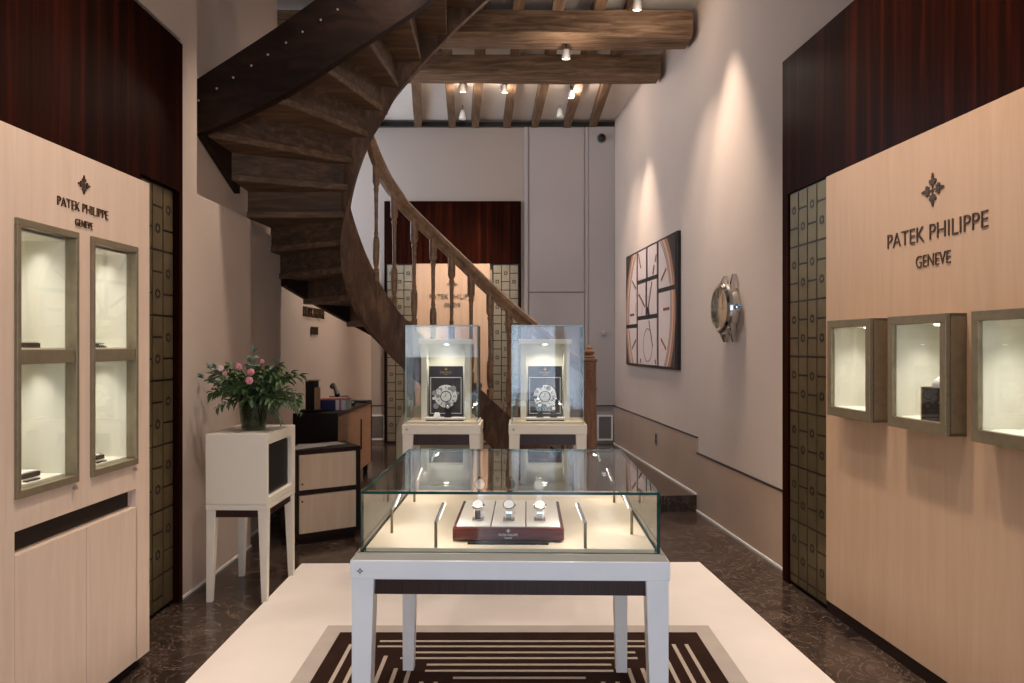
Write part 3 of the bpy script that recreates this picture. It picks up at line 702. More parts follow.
def leaf_into(mb, p, d, up, L, Wd, fold=.25, droop=.3):
    d = d.normalized(); s = d.cross(up)
    if s.length < 1e-3: s = d.cross(Vector((1,0,0)))
    s.normalize(); n = s.cross(d).normalized()
    vs = []; prof = [(0,.05),(.25,.8),(.5,1),(.75,.7),(1,.03)]
    for t, w_ in prof:
        c = p+d*L*t-Vector((0,0,1))*droop*L*t*t; e = n*fold*Wd*w_
        vs += [c-s*Wd*w_*.5+e, c, c+s*Wd*w_*.5+e]
    fs = []
    for k in range(4):
        o = k*3; fs += [(o,o+1,o+4,o+3),(o+1,o+2,o+5,o+4)]
    mb.add(vs, fs)
def sprig(seed, length, arch, spread, kind):
    r = random.Random(seed); q = MB(); pts = []
    for i in range(11):
        t = i/10; pts.append(Vector((spread*length*t**1.4, r.uniform(-.005,.005), length*(t-arch*t*t))))
    q.cur = 0; q.tube(pts, [.0025*(1-.7*i/10) for i in range(11)], 5); q.cur = 1
    if kind == 'pointed':
        for i in range(3, 11):
            for s in range(3):
                d = (pts[i]-pts[i-1]).normalized(); sd = d.cross(Vector((0,1,0)))*r.uniform(-1,1)+Vector((0,1,0))*r.choice((-1,1))*r.uniform(.5,1)
                leaf_into(q, pts[i], d*.6+sd, Vector((0,0,1)), r.uniform(.06,.095), r.uniform(.024,.036), droop=r.uniform(.1,.6))
    elif kind == 'round':
        for i in range(2, 11):
            for s in range(3):
                d = (pts[i]-pts[i-1]).normalized(); sd = Vector((r.uniform(-.6,.6), r.uniform(-1,1), r.uniform(-.3,.8)))
                leaf_into(q, pts[i], d*.3+sd, Vector((r.uniform(-.3,.3),0,1)), r.uniform(.034,.05), r.uniform(.028,.042), droop=.1)
    else:
        for i in range(2, 11):
            for s in (-1, 1):
                for u in range(2):
                    d = (pts[i]-pts[i-1]).normalized(); p = pts[i].lerp(pts[i-1], u*.5)
                    leaf_into(q, p, d*.7+Vector((0,s,.1)), Vector((0,0,1)), .075*(1.1-i/13), .010, droop=.7)
    mt = {'pointed': 'leaf2', 'round': 'leaf3', 'fern': 'leaf'}[kind]
    o = q.build('leafy_sprig', ['stem', mt]); return o
lab = {'pointed': 'sprig of broad pointed green leaves in the dark vase', 'round': 'sprig of round silvery green leaves in the dark vase', 'fern': 'sprig of narrow dark fern leaves in the dark vase'}
protos = [(sprig(1,.33,.25,.55,'pointed'),'pointed'),(sprig(2,.34,.15,.5,'round'),'round'),(sprig(3,.34,.5,.75,'fern'),'fern'),(sprig(4,.30,.75,.8,'pointed'),'pointed'),(sprig(5,.30,.8,.95,'fern'),'fern')]
base = Vector((VX, VY, 1.03)); used = [False]*5
plan = []
for k in range(58):
    i = [0,3,2,0,4,3,1,0,3,0][k % 10]; ang = k*2.399+.3; plan.append((i, ang, random.uniform(-.4,.25), random.uniform(.62,1.0)))
for k in range(7): plan.append((0, random.uniform(-.6,.6), random.uniform(-.1,.35), random.uniform(.85,1.05)))
for k in range(5): plan.append((1, PI+random.uniform(-.7,.7), random.uniform(.25,.6), random.uniform(.9,1.1)))
for k in range(3): plan.append((4, random.uniform(-.7,.3), random.uniform(.3,.5), .95))
plan.append((1, 1.9, -.3, 1.06))
for (i, ang, tl, s) in plan:
    p, kd = protos[i]
    o = p if not used[i] else p.copy()
    if used[i]: C.objects.link(o)
    used[i] = True
    off = Vector((math.cos(ang)*.03, math.sin(ang)*.03, 0))
    o.location = base+off; o.rotation_euler = (0, tl, ang); o.scale = (s*.92, s*.92, s*.88)
    tag(o, lab[kd], 'foliage', 'leafy sprigs in the vase (%s)' % kd)
def peony(px, py, yy, r, mat, label):
    x = (px-512)/F*yy; z = HC+(346-py)/F*yy
    t = thing('peony', label, 'flower', (x, yy, z), 0, 'pink flowers in the vase')
    q = MB(); rr = random.Random(int(px*10))
    for ring, (n, R, lift) in enumerate(((5,.35,.25),(7,.7,.1),(9,1.0,-.15))):
        for i in range(n):
            a = 2*PI*i/n+ring*.5+rr.uniform(-.15,.15); d = Vector((math.cos(a), -.55+.25*rr.random(), math.sin(a)+.25))
            secs = []
            c = Vector((math.cos(a)*R*r*.35, -.3*r*(1.2-R), math.sin(a)*R*r*.35))
            t_ = Vector((-math.sin(a), 0, math.cos(a))); out = Vector((math.cos(a), 0, math.sin(a)))
            vs = []
            for u in range(4):
                f_ = u/3; w_ = r*(.25+.5*math.sin(PI*min(1,f_*.8+.15)))*(.6+.5*R)
                for s in (-1,0,1):
                    vs.append(c+out*r*.75*f_*R**.5+t_*s*w_*.7+Vector((0,-1,0))*r*(.55*math.sin(f_*2.2)+.15*(1-R))+out*(-.12*r*abs(s)))
            q.add(vs, [(u*3+s,u*3+s+1,u*3+s+4,u*3+s+3) for u in range(3) for s in range(2)])
    q.lathe([(r*.2,-r*.5),(r*.5,-r*.2),(r*.5,r*.2),(r*.2,r*.5)], (0,0,0), 12, 'y')
    q.build('bloom', mat, t, 60)
    q = MB(); d = base+Vector((0,0,.06))-Vector((x,yy,z)); q.tube([(0,0,0), tuple(d*.5+Vector((0,-.01,.02))), tuple(d)], .003, 6); q.build('stem', 'stem', t, 60)
for a in ((251.5,372,3.86,.019,'petal','upper one of the two big pink peonies in the vase'), (250,380.5,3.85,.020,'petal','lower one of the two big pink peonies in the vase'),
          (239,366.5,3.88,.017,'petal','pink flower left above the two big peonies'), (221,368.5,3.90,.015,'petal2','pale pink flower at the left of the bouquet'),
          (225,373.5,3.89,.013,'petal','small pink bud below the pale pink flower'), (262.5,361.5,3.92,.012,'petal','small pink bud at the upper right of the bouquet')):
    peony(*a)

# ------------------------------------------------------------------ chest, sideboard and the things on them
A = math.radians(33)
cst = thing('chest', 'dark wood chest with two pale doors beside the white cabinet', 'cabinet', (-1.49, 4.93, 0), A)
W, H, Dp = .475, .655, .34
q = MB(); q.box(0, W, 0, Dp, .05, .075); q.box(0, W, 0, Dp, H-.03, H); q.box(0, .03, 0, Dp, .075, H-.03); q.box(W-.03, W, 0, Dp, .075, H-.03)
q.box(.03, W-.03, Dp-.02, Dp, .075, H-.03); q.box(.03, W-.03, 0, Dp-.02, .345, .375); q.build('cabinet_body', 'ebony', cst, bevel=.002)
q = MB(); q.box(.03, W-.03, .03, Dp-.03, 0, .05); q.build('plinth', 'ebony', cst)
for z0, z1, lk in ((.079,.342,.30),(.378,H-.033,.42)):
    q = MB(); q.box(.034, W-.034, .002, .02, z0, z1); dd = q.build('door', 'maple', cst, bevel=.001)
    k = MB(); k.lathe([(.007,0),(.007,.003),(.004,.004)], (.055, .002, lk), 14, 'y'); k.build('lock', 'bronze_dk', dd, fix=True)
CM = Matrix.Translation((-1.49,4.93,0)) @ Matrix.Rotation(A, 4, 'Z')
for (x, y, a, lb) in ((.10,.15,.3,'white paper sheet lying at the left on the dark chest'), (.19,.21,-.4,'white paper sheet lying under others on the dark chest'), (.31,.22,.1,'white paper sheet lying at the right on the dark chest')):
    q = MB(); q.box(-.105, .105, -.075, .075, 0, .0015); o = q.build('paper_sheet', 'paper'); o.matrix_basis = CM @ Matrix.Translation((x, y, H+.0005+.0018*abs(a))) @ Matrix.Rotation(a, 4, 'Z')
    tag(o, lb, 'paper', 'papers on the chest')

sb = thing('sideboard', 'low sideboard with wood front and dark top along the left wall', 'sideboard', (-1.40, 5.78, FL), math.radians(90+.0))
L, Dp, H = 1.42, .36, .70          # local x runs away from camera, -y into the room
q = MB(); q.box(0, L, 0, Dp, H-.03, H); q.box(0, .025, 0, Dp, .09, H-.03); q.box(L-.025, L, 0, Dp, .09, H-.03); q.build('cabinet_body', 'ebony', sb, bevel=.002)
q = MB(); q.box(.025, L-.025, .03, Dp, .09, H-.03); q.build('carcass', 'sidewood', sb)
for a, bb in ((.027,.48),(.484,.935),(.939,L-.027)):
    q = MB(); q.box(a, bb, .006, .03, .092, H-.033); dd = q.build('door', 'sidewood', sb, bevel=.001)
    k = MB(); k.box(bb-.03, bb-.015, -.004, .006, .28, .56)
    if a > .4 and a < .9: k.build('handle', 'ebony', dd)
for x in (.08, L-.08):
    for y in (.05, Dp-.05):
        q = MB(); q.lathe([(.018,0),(.024,.02),(.024,.09)], (x, y, 0), 14); q.build('foot', 'black', sb, 40, fix=True)
ZS = FL+H+.0005
def sbp(px, py_z, yy): return ((px-512)/F*yy, yy, ZS)
t = thing('upright_box', 'tall dark upright box with tan side on the sideboard end', 'box', sbp(312.5, 0, 5.92), -.25)
q = MB(); q.box(-.085, .085, -.06, .06, 0, .02); q.build('base', 'ebony', t, bevel=.002)
q = MB(); q.box(-.045, .035, -.035, .04, .02, .255); q.build('box_body', 'black', t, bevel=.002)
q = MB(); q.box(.0352, .05, -.03, .04, .02, .20); q.build('box_side', 'tan', t); q = MB(); q.box(-.045, .05, -.032, .04, .2552, .262); q.build('lid', 'tan', t)
t = thing('gift_box', 'flat navy box with pink and white edge on the sideboard', 'box', sbp(334, 0, 6.15), -.05)
q = MB(); q.box(-.115, .04, -.09, .09, 0, .085); q.build('box_body', 'navy', t, bevel=.002); q = MB(); q.box(.0402, .125, -.09, .09, 0, .085); q.build('box_end', 'paper', t, bevel=.002)
q = MB(); q.box(-.118, .128, -.093, .093, .0852, .096); q.build('lid', 'pink', t, bevel=.001); q = MB(); q.box(.07, .09, -.0925, -.0902, 0, .085); q.build('ribbon', 'pink', t)
t = thing('desk_phone', 'black desk telephone behind the navy box', 'telephone', sbp(342, 0, 6.5), .6)
q = MB(); q.hexa([(-.09,-.09,0),(.09,-.09,0),(.09,.09,0),(-.09,.09,0)], [(-.09,-.085,.03),(.09,-.085,.03),(.09,.085,.09),(-.09,.085,.09)]); q.build('phone_base', 'black', t, bevel=.006)
q = MB(); q.tube([(-.07,-.07,.10),(-.066,-.04,.135),(-.06,.02,.165),(-.054,.08,.185),(-.05,.105,.17)], [.024,.022,.016,.022,.026], 10); q.build('handset', 'black', t, 60)
q = MB(); q.box(-.13, .10, -.08, .08, 0, .018); o = q.build('tablet', 'black', bevel=.003); place(o, sbp(359, 0, 6.93), 0); tag(o, 'flat black tablet at the far end of the sideboard', 'tablet')

# lettering on the left rear wall
t = thing('wall_lettering', 'small dark lettering on the left wall below the stairs', 'sign', (-1.895+.095*(6.74-4.93)/4.27, 6.74, 0), math.atan2(1, .02225))
sign(t, 0, -.001, 1.374+(346-318)/F*6.74, .66, depth=.012, cross=False, wf=1.35)

# ------------------------------------------------------------------ back wall
t = thing('wood_panel', 'dark red wood panel high on the back wall', 'wall panel', (0, ZB-.053, 0))
XA, XB = X9(385), X9(521)
q = MB(); q.box(XA, XB, 0, .05, 2.42, 3.215); q.build('panel_board', 'mahog', t)
t = thing('lattice_screen', 'pale lattice screen left of the lit panel on the back wall', 'screen', (0, ZB-.053, 0)); lattice(t, XA+.035, 3, FL, 2.41, .107, 'plate_lt', .01, .008)
q = MB(); q.box(XA, XA+.025, 0, .05, FL, 2.419); q.build('side_post', 'mahog', t)
t = thing('lattice_screen', 'pale lattice screen right of the lit panel on the back wall', 'screen', (0, ZB-.053, 0)); lattice(t, XB-.035-.321, 3, FL, 2.41, .107, 'plate_lt', .01, .008, True)
q = MB(); q.box(XB-.025, XB, 0, .05, FL, 2.419); q.build('side_post', 'mahog', t)
t = thing('feature_wall', 'lit peach panel behind the balusters on the back wall', 'wall panel', (0, ZB-.053, 0))
q = MB(); q.box(X9(416), X9(490), .0, .045, FL+.02, 2.42); q.build('panel_board', 'cream2', t)
sign(t, X9(452.5), 0, 1.374+(346-299)/F*ZB, .57, depth=.01, mat='bronze')
for px, lb in ((377.5, 'square white framed vent at the left of the back wall'), (604.5, 'square white framed vent at the right of the back wall')):
    t = thing('wall_vent', lb, 'vent', (X9(px), ZB-.046 if px > 500 else ZB-.012, 0), 0, 'vents on the back wall')
    z0, z1 = 1.374-94*ZB/F, 1.374-68.5*ZB/F; w = .10
    q = MB(); q.frame(-w, w, z0, z1, .022, -.012, .0); q.build('vent_frame', 'white', t, bevel=.002)
    q = MB(); q.box(-w+.02, w-.02, -.003, .0, z0+.02, z1-.02)
    for i in range(9):
        zz = z0+.03+i*(z1-z0-.06)/8; q.box(-w+.02, w-.02, -.008, -.003, zz-.006, zz+.006)
    q.build('grille', 'grey', t)
t = thing('dome_camera', 'small black dome camera high on the back wall', 'camera', (X9(601), ZB-.045, 1.374+206.5*ZB/F))
q = MB(); q.lathe([(.06,0),(.06,.015),(.05,.02)], (0,0,0), 24, 'y'); q.build('mount', 'grey', t, 40, fix=True)
q = MB(); q.lathe([(.05,.02),(.046,.045),(.03,.065),(.0,.072)], (0,0,0), 24, 'y'); q.build('dome', 'black', t, 60, fix=True)
q = MB(); q.lathe([(.035,0),(.035,.018),(.03,.022)], (0,0,0), 24, 'y'); o = q.build('thermostat', 'wall_grey', None, 40, fix=True)
place(o, (X9(603), ZB-.045, 1.374+13*ZB/F)); tag(o, 'round white wall control on the back wall', 'thermostat')
# socket on the stone dado
ys = 1448.6/(658-456.6)
t = thing('wall_socket', 'small grey wall socket on the stone dado', 'socket', (XR(ys)-.012, ys, 1.374-93*ys/F), math.atan2(-1, .077))
q = MB(); q.box(-.045, .045, -.008, 0, -.06, .06); q.build('plate', 'steel_brush', t, bevel=.002); q = MB(); q.box(-.02, .02, -.010, -.008, .005, .045); q.box(-.02, .02, -.010, -.008, -.045, -.005); q.build('switch', 'black', t)

# ------------------------------------------------------------------ picture on the right wall
TH = math.atan2(-1, .077)
ya, yb = 8.40, 6.455
yc = (ya+yb)/2; W = (ya-yb)*1.003; ZL, ZU = 1.16, 2.41; H = ZU-ZL
zc0 = ZU-.55*H
pc = thing('watch_picture', 'large black framed picture of a watch dial in nine panes', 'picture', (XR(yc), yc, zc0), TH)
q = MB(); q.box(-W/2, W/2, -.035, 0, ZL-zc0, ZU-zc0); q.build('back_frame', 'ink', pc, bevel=.003)
cells = [(0,.277,0,.652),(0,.277,.652,1),(.277,.481,0,.28),(.481,.689,0,.28),(.277,.47,.28,.59),(.47,.689,.28,.59),(.277,.689,.59,1),(.689,1,0,.40),(.689,1,.40,1)]
gap = .022; gv = .034
marks = []
for k in range(12):
    an = k*PI/6; marks.append((an, .56, .76, .014))
hands = [(math.radians(62), -.1, .52, .018, 1), (math.radians(150), -.05, .42, .016, 1), (math.radians(-62), .0, .40, .012, 1), (math.radians(20), -.06, .06, .05, 0)]
for (u0, u1, v0, v1) in cells:
    x0, x1 = -W/2+u0*W+gv, -W/2+u1*W-gv; z1, z0 = ZU-v0*H-gap-zc0, ZU-v1*H+gap-zc0
    q = MB(); q.box(x0, x1, -.041, -.035, z0, z1)
    def seg(an, r0, r1, w_, ci):
        # clip a thin bar to the pane by sampling
        n = 24; q.cur = ci
        for i in range(n):
            ra, rb = r0+(r1-r0)*i/n, r0+(r1-r0)*(i+1)/n
            cx, cz = math.cos(an)*(ra+rb)/2, math.sin(an)*(ra+rb)/2
            if x0+.012 < cx < x1-.012 and z0+.012 < cz < z1-.012:
                ca, sa = math.cos(an), math.sin(an)
                q.prism_y([(ca*ra+sa*w_, sa*ra-ca*w_), (ca*rb+sa*w_, sa*rb-ca*w_), (ca*rb-sa*w_, sa*rb+ca*w_), (ca*ra-sa*w_, sa*ra+ca*w_)], -.0425, -.0405)
    for an, r0, r1, w_ in marks: seg(an, r0, r1, w_, 2)
    for an, r0, r1, w_, c in hands: seg(an, r0, r1, w_, 2 if c else 1)
    for cx, cz, rr, ci in ((0,0,.80,1),(0,-.34,.17,1),(-.36,.06,.14,2)):
        n = int(260*rr); q.cur = ci
        for i in range(n):
            a0, a1 = 2*PI*i/n, 2*PI*(i+1)/n; px, pz = cx+rr*math.cos(a0), cz+rr*math.sin(a0)
            if x0+.01 < px < x1-.01 and z0+.01 < pz < z1-.01:
                pp = [(cx+r*math.cos(a), cz+r*math.sin(a)) for r, a in ((rr-.004,a0),(rr+.004,a0),(rr+.004,a1),(rr-.004,a1))]
                q.prism_y(pp, -.0422, -.0405)
    q.build('picture_pane', ['dialprint', 'strap', 'rosegold'], pc, fix=True)

# ------------------------------------------------------------------ watch sculpture on the right wall
yw = 5.26
wt = thing('wall_watch', 'big steel watch sculpture mounted on the right wall', 'sculpture', (XR(yw), yw, 1.648), TH)
q = MB(); q.lathe([(.165,0),(.175,.01),(.178,.04),(.172,.055),(.150,.058),(.0,.058)], n=48, axis='y'); q.build('case', 'steel_brush', wt, 30, fix=True)
q = MB(); q.lathe([(.178,.058),(.19,.066),(.185,.085),(.165,.10),(.152,.098),(.148,.07)], n=48, axis='y'); q.build('bezel', 'steel', wt, 30, fix=True)
q = MB(); q.lathe([(.150,.060),(.150,.066),(.0,.067)], n=48, axis='y'); q.cur = 1
for k in range(12):
    an = k*PI/6; ca, sa = math.cos(an), math.sin(an)
    q.prism_y([(ca*.1+sa*.004, sa*.1-ca*.004),(ca*.135+sa*.004, sa*.135-ca*.004),(ca*.135-sa*.004, sa*.135+ca*.004),(ca*.1-sa*.004, sa*.1+ca*.004)], -.071, -.066)
q.box(-.003,.003,-.074,-.068,-.02,.11); q.box(-.08,.02,-.074,-.068,-.003,.003); q.build('dial', ['rosegold', 'ink'], wt, 30, fix=True)
q = MB(); q.lathe([(.15,.094),(.15,.098),(.0,.101)], n=40, axis='y'); q.build('crystal', 'glass', wt, 60, fix=True)
for sx in (-1, 1):
    for sz in (-1, 1):
        secs = []
        for i in range(9):
            t_ = i/8; z = .06+.185*t_; y = -.036+.026*t_**2; w_ = .040-.016*t_; h_ = .030-.012*t_**2; x = sx*(.135-.05*t_)
            secs.append([(x-w_/2,y-h_,sz*z),(x+w_/2,y-h_,sz*z),(x+w_/2,y+h_*.3,sz*z),(x-w_/2,y+h_*.3,sz*z)])
        q = MB(); q.sweep(secs); q.build('lug', 'steel', wt, 40, fix=True)
q = MB(); q.lathe([(.012,0),(.026,.004),(.028,.03),(.02,.036)], (0,0,0), 20); q.v = [(.176+z, -.03+x, y) for x, y, z in q.v]; cr = q.build('crown', 'steel', wt, 40, fix=True)
q = MB(); q.lathe([(.014,0),(.012,.008),(.0,.010)], (0,0,0), 14); q.v = [(.212+z, -.03+x, y) for x, y, z in q.v]; q.build('gem', 'blue', cr, fix=True)

# ------------------------------------------------------------------ staircase
st = thing('winding_staircase', 'old dark wooden winding staircase climbing along the left wall', 'staircase', (0, 0, 0))
h1 = .182
Lk = []
for k in range(8): Lk.append(((.5-.2*k, 5.70), (.5-.2*k, 6.5), FL+h1*k))
Lk += [((-1.06,5.60),(-1.42,6.38),1.59), ((-1.150,5.45),(-1.72,6.06),1.77), ((-1.200,5.32),(-1.88,5.86),1.96), ((-1.225,5.27),(-1.885,5.66),2.15),
       ((-1.206,5.20),(-1.907,5.22),2.34), ((-1.18,5.18),(-1.885,4.87),2.53), ((-1.122,5.18),(-1.90,4.50),2.72), ((-1.04,5.19),(-1.45,4.43),2.91),
       ((-.946,5.24),(-1.18,4.43),3.10), ((-.857,5.27),(-.93,4.45),3.29), ((-.703,5.27),(-.69,4.48),3.48), ((-.52,5.26),(-.46,4.50),3.67),
       ((-.33,5.26),(-.24,4.53),3.86), ((-.13,5.26),(-.02,4.55),4.05)]
for k in range(len(Lk)-1):
    (ia, oa, za), (ib, ob, zb) = Lk[k], Lk[k+1]
    I0, O0, I1, O1 = map(Vector, (ia, oa, ib, ob))
    z = zb                                             # tread k+1 lies between line k (its riser) and line k+1
    nose = .03; di = (I1-I0).normalized()*nose; do = (O1-O0).normalized()*nose
    a, b2, c2, d2 = I0-di, O0-do, O1+do*1.5, I1+di*1.5
    jr = random.Random(k); dz = jr.uniform(-.004, .004)
    q = MB(); ring = [(a.x,a.y),(b2.x,b2.y),(c2.x,c2.y),(d2.x,d2.y)]
    q.hexa([(x,y,z-.045+dz) for x,y in ring], [(x,y,z) for x,y in ring]); q.build('tread', 'treadwood', st, bevel=.006, fix=True)
    r = di.normalized()*.03; ro = do.normalized()*.03
    ring = [(I0.x,I0.y),(O0.x,O0.y),(O0.x+ro.x,O0.y+ro.y),(I0.x+r.x,I0.y+r.y)]
    q = MB(); q.hexa([(x,y,za-.02) for x,y in ring], [(x,y,z-.04) for x,y in ring]); q.build('riser', 'stair', st, fix=True)
def catmull(pts, n=5):
    out = []
    for i in range(len(pts)-1):
        p0 = pts[max(i-1,0)]; p1 = pts[i]; p2 = pts[i+1]; p3 = pts[min(i+2,len(pts)-1)]
        for s in range(n):
            t = s/n
            out.append(tuple(.5*(2*b_+(c_-a_)*t+(2*a_-5*b_+4*c_-d_)*t*t+(-a_+3*b_-3*c_+d_)*t**3) for a_, b_, c_, d_ in zip(p0,p1,p2,p3)))
    out.append(tuple(pts[-1])); return out
def ribbon(pts, th):   # (x, y, ztop, zbot) vertical board along a plan path
    secs = []
    for i, p in enumerate(pts):
        a, b_ = pts[max(i-1,0)], pts[min(i+1,len(pts)-1)]
        t = Vector((b_[0]-a[0], b_[1]-a[1])); t.normalize(); n = Vector((-t.y, t.x))*th/2
        secs.append([(p[0]-n.x,p[1]-n.y,p[3]),(p[0]+n.x,p[1]+n.y,p[3]),(p[0]+n.x,p[1]+n.y,p[2]),(p[0]-n.x,p[1]-n.y,p[2])])
    q = MB(); q.sweep(secs); return q
inn = [(.57,5.68,.30,FL),(.2,5.68,.62,.24),(-.245,5.68,1.03,.66),(-.81,5.67,1.556,1.15),(-1.0,5.61,1.80,1.36),(-1.12,5.51,2.05,1.52),(-1.19,5.40,2.27,1.70),(-1.225,5.29,2.47,1.92),
       (-1.21,5.20,2.65,2.16),(-1.165,5.165,2.82,2.40),(-1.09,5.16,3.00,2.655),(-1.01,5.17,3.18,2.85),(-.92,5.21,3.37,3.03),(-.83,5.24,3.56,3.205),(-.68,5.24,3.75,3.385),(-.5,5.23,3.94,3.575),(-.3,5.23,4.12,3.77),(-.08,5.23,4.24,3.97)]
ribbon(catmull(inn, 4), .05).build('inner_string', 'innerstring', st, 50, fix=True)
front = [(-1.95,4.40,2.965,2.672),(-1.852,4.40,3.03,2.682),(-1.436,4.40,3.30,2.868),(-1.173,4.40,3.488,3.033),(-.918,4.42,3.67,3.21),(-.678,4.45,3.83,3.378),(-.45,4.48,3.99,3.55),(-.2,4.51,4.16,3.75),(0,4.52,4.24,3.88)]
ribbon(catmull(front, 3), .07).build('outer_string', 'string', st, 50, fix=True)
ribbon([(-1.905,4.40,2.95,2.66),(-1.905,4.99,2.70,2.43)], .04).build('outer_string', 'string', st, fix=True)
for i in range(7):
    for dx in (0, .11):
        q = MB()
        x = -1.9+i*.21+dx; z = 2.80+(x+1.95)*.66+.03; 
        q.lathe([(.007,0),(.007,.003),(.0,.005)], (x, 4.366+max(0,x+1.17)*.075, z), 10, 'y'); q.build('bolt_head', 'steel_brush', st, fix=True)
back = [(.55,6.5,.33,FL),(-.245,6.5,.90,.70),(-.8,6.5,1.36,1.17),(-1.15,6.46,1.58,1.40),(-1.45,6.34,1.76,1.58),(-1.72,6.02,1.92,1.76),(-1.85,5.82,2.02,1.86)]
ribbon(catmull(back, 4), .05).build('outer_string', 'string', st, 50, fix=True)
# handrail
hr = [(.60,5.70,1.17),(.35,5.70,1.37),(-.064,5.70,1.72),(-.437,5.70,2.075),(-.81,5.69,2.435),(-.90,5.68,2.55),(-.985,5.63,2.68),(-1.05,5.56,2.83),(-1.08,5.48,2.94),(-1.085,5.40,3.00)]
path = catmull(hr, 5); secs = []
for i, p in enumerate(path):
    a, b_ = Vector(path[max(i-1,0)]), Vector(path[min(i+1,len(path)-1)]); t = (b_-a).normalized(); s = t.cross(Vector((0,0,1))).normalized(); u = s.cross(t).normalized()
    P = Vector(p); prof = [(-.022,-.05),(.022,-.05),(.03,-.02),(.022,-.005),(.034,.015),(.03,.04),(.012,.052),(-.012,.052),(-.03,.04),(-.034,.015),(-.022,-.005),(-.03,-.02)]
    secs.append([P+s*x+u*y for x, y in prof])
q = MB(); q.sweep(secs); q.build('handrail', 'rail', st, 40, fix=True)
def interp(pts, x):
    for a, b_ in zip(pts[:-1], pts[1:]):
        if min(a[0],b_[0]) <= x <= max(a[0],b_[0]):
            t = (x-a[0])/(b_[0]-a[0]) if b_[0] != a[0] else 0; return tuple(a_+(c_-a_)*t for a_, c_ in zip(a, b_))
    return pts[-1]
ip = catmull(inn, 4)
def baluster(px):
    # find point of the string whose picture column is px
    best = min((p for p in ip if p[2] < 2.4), key=lambda p: abs((p[0]/p[1]*F+512)-px)); 
    y = best[1]
    x = (px-512)/F*y; cand = [p for p in ip if p[2] < 2.5]; s = interp(cand[::-1] if cand[0][0] > cand[-1][0] else cand, x); z0 = s[2]-.02; y = s[1]
    r_ = interp(path[::-1], x); z1 = r_[2]-.03
    y2 = r_[1]
    H = z1-z0; q = MB(); k = H/.86
    prof = [(.020,0),(.020,.10*H),(.011,.115*H),(.015,.13*H),(.021,.20*H),(.0215,.32*H),(.018,.36*H),(.012,.38*H),(.016,.395*H),(.0115,.415*H),(.012,.60*H),(.0135,.74*H),(.018,.77*H),(.013,.785*H),(.024,.82*H),(.024,H)]
    q.lathe([(r*1.25, h_) for r, h_ in prof], (x, (y+y2)/2, z0), 12); q.build('baluster', 'rail', st, 40, fix=True)
for px in (376, 394, 414, 433, 451.5, 471, 490, 509, 528, 547, 565): baluster(px)
q = MB(); nx_, ny_ = .612, 5.70; hw = .05
q.box(nx_-hw, nx_+hw, ny_-hw, ny_+hw, FL, 1.03); q.box(nx_-hw-.006, nx_+hw+.006, ny_-hw-.006, ny_+hw+.006, 1.03, 1.05); q.box(nx_-hw, nx_+hw, ny_-hw, ny_+hw, 1.05, 1.25)
q.box(nx_-hw-.008, nx_+hw+.008, ny_-hw-.008, ny_+hw+.008, 1.25, 1.275)
q.lathe([(.045,0),(.048,.012),(.04,.02),(.03,.025),(.042,.045),(.04,.06),(.022,.07),(.024,.085),(.012,.10),(.0,.104)], (nx_, ny_, 1.275), 20)
nw = q.build('newel_post', 'newel', st, 40, bevel=.004, fix=True)
q = MB(); ring_y(q, (nx_, ny_-hw, 1.155), .026, .006); ring_y(q, (nx_, ny_-hw, 1.105), .016, .005); ring_y(q, (nx_, ny_-hw, 1.205), .016, .005); q.lathe([(.012,0),(.01,.006),(0,.008)], (nx_, ny_-hw, 1.155), 12, 'y'); q.build('carving', 'newel', nw, 60, fix=True)

# ------------------------------------------------------------------ ceiling fixtures
def spot_fixture(px, py, yy, label, zt, tiltx=0, tilty=0, mat='grey'):
    x = (px-512)/F*yy; z = HC+(346-py)/F*yy
    t = thing('ceiling_spotlight', label, 'spotlight', (x, yy, z), 0, 'spotlights under the beams')
    q = MB(); q.tube([(0,.01,.05),(0,.015,zt-z)], .008, 8); q.build('bracket', 'black', t, 50)
    q = MB(); q.lathe([(.036,0),(.038,.01),(.034,.04),(.03,.075),(.015,.085)], (0,0,0), 20); o = q.build('lamp_head', mat, t, 40, fix=True); o.rotation_euler = (math.radians(18),0,0)
    q = MB(); q.lathe([(.0,-.004),(.026,-.004),(.034,.001),(.034,.004)], (0,0,0), 20); e = q.build('lamp_lens', 'bulb', t, 60, fix=True); e.rotation_euler = (math.radians(18),0,0)
    return x, yy, z
spots = [(637,10,5.72,'lit spotlight in front of the near beam, far right',4.16),(566,59,6.12,'lit spotlight under the near beam, centre',3.95),
         (463,92,7.9,'lit spotlight between the joists, leftmost',4.25),(505,92.5,7.9,'lit spotlight between the joists, second from left',4.25),
         (574,90,8.0,'lit spotlight between the joists, upper of the right pair',4.25),(571,98,7.9,'lit spotlight between the joists, lower of the right pair',4.25)]
sp_pos = [spot_fixture(*s) for s in spots]
for px, py, yy, lb in ((462.5,115,8.6,'small white cone lamp near the back wall, left'), (560,113,8.6,'small white cone lamp near the back wall, right')):
    x = (px-512)/F*yy; z = HC+(346-py)/F*yy
    t = thing('cone_lamp', lb, 'lamp', (x, yy, z), 0, 'white cone lamps near the back wall')
    q = MB(); q.lathe([(.04,-.05),(.042,-.045),(.022,.05),(.012,.06),(.0,.062)], n=20); q.build('shade', 'white', t, 40, fix=True)
    q = MB(); q.tube([(0,0,.055),(0,0,4.25-z)], .005, 8); q.build('cord', 'grey', t, 50)
for px, yy, lb in ((495.5,7.55,'flat white smoke detector on the ceiling, left'), (559.5,7.75,'flat white smoke detector on the ceiling, right')):
    q = MB(); q.lathe([(.05,0),(.05,-.02),(.035,-.035),(.0,-.036)], n=20); o = q.build('smoke_detector', 'white', None, 40, fix=True)
    place(o, ((px-512)/F*yy, yy, 4.25)); tag(o, lb, 'smoke detector', 'smoke detectors')

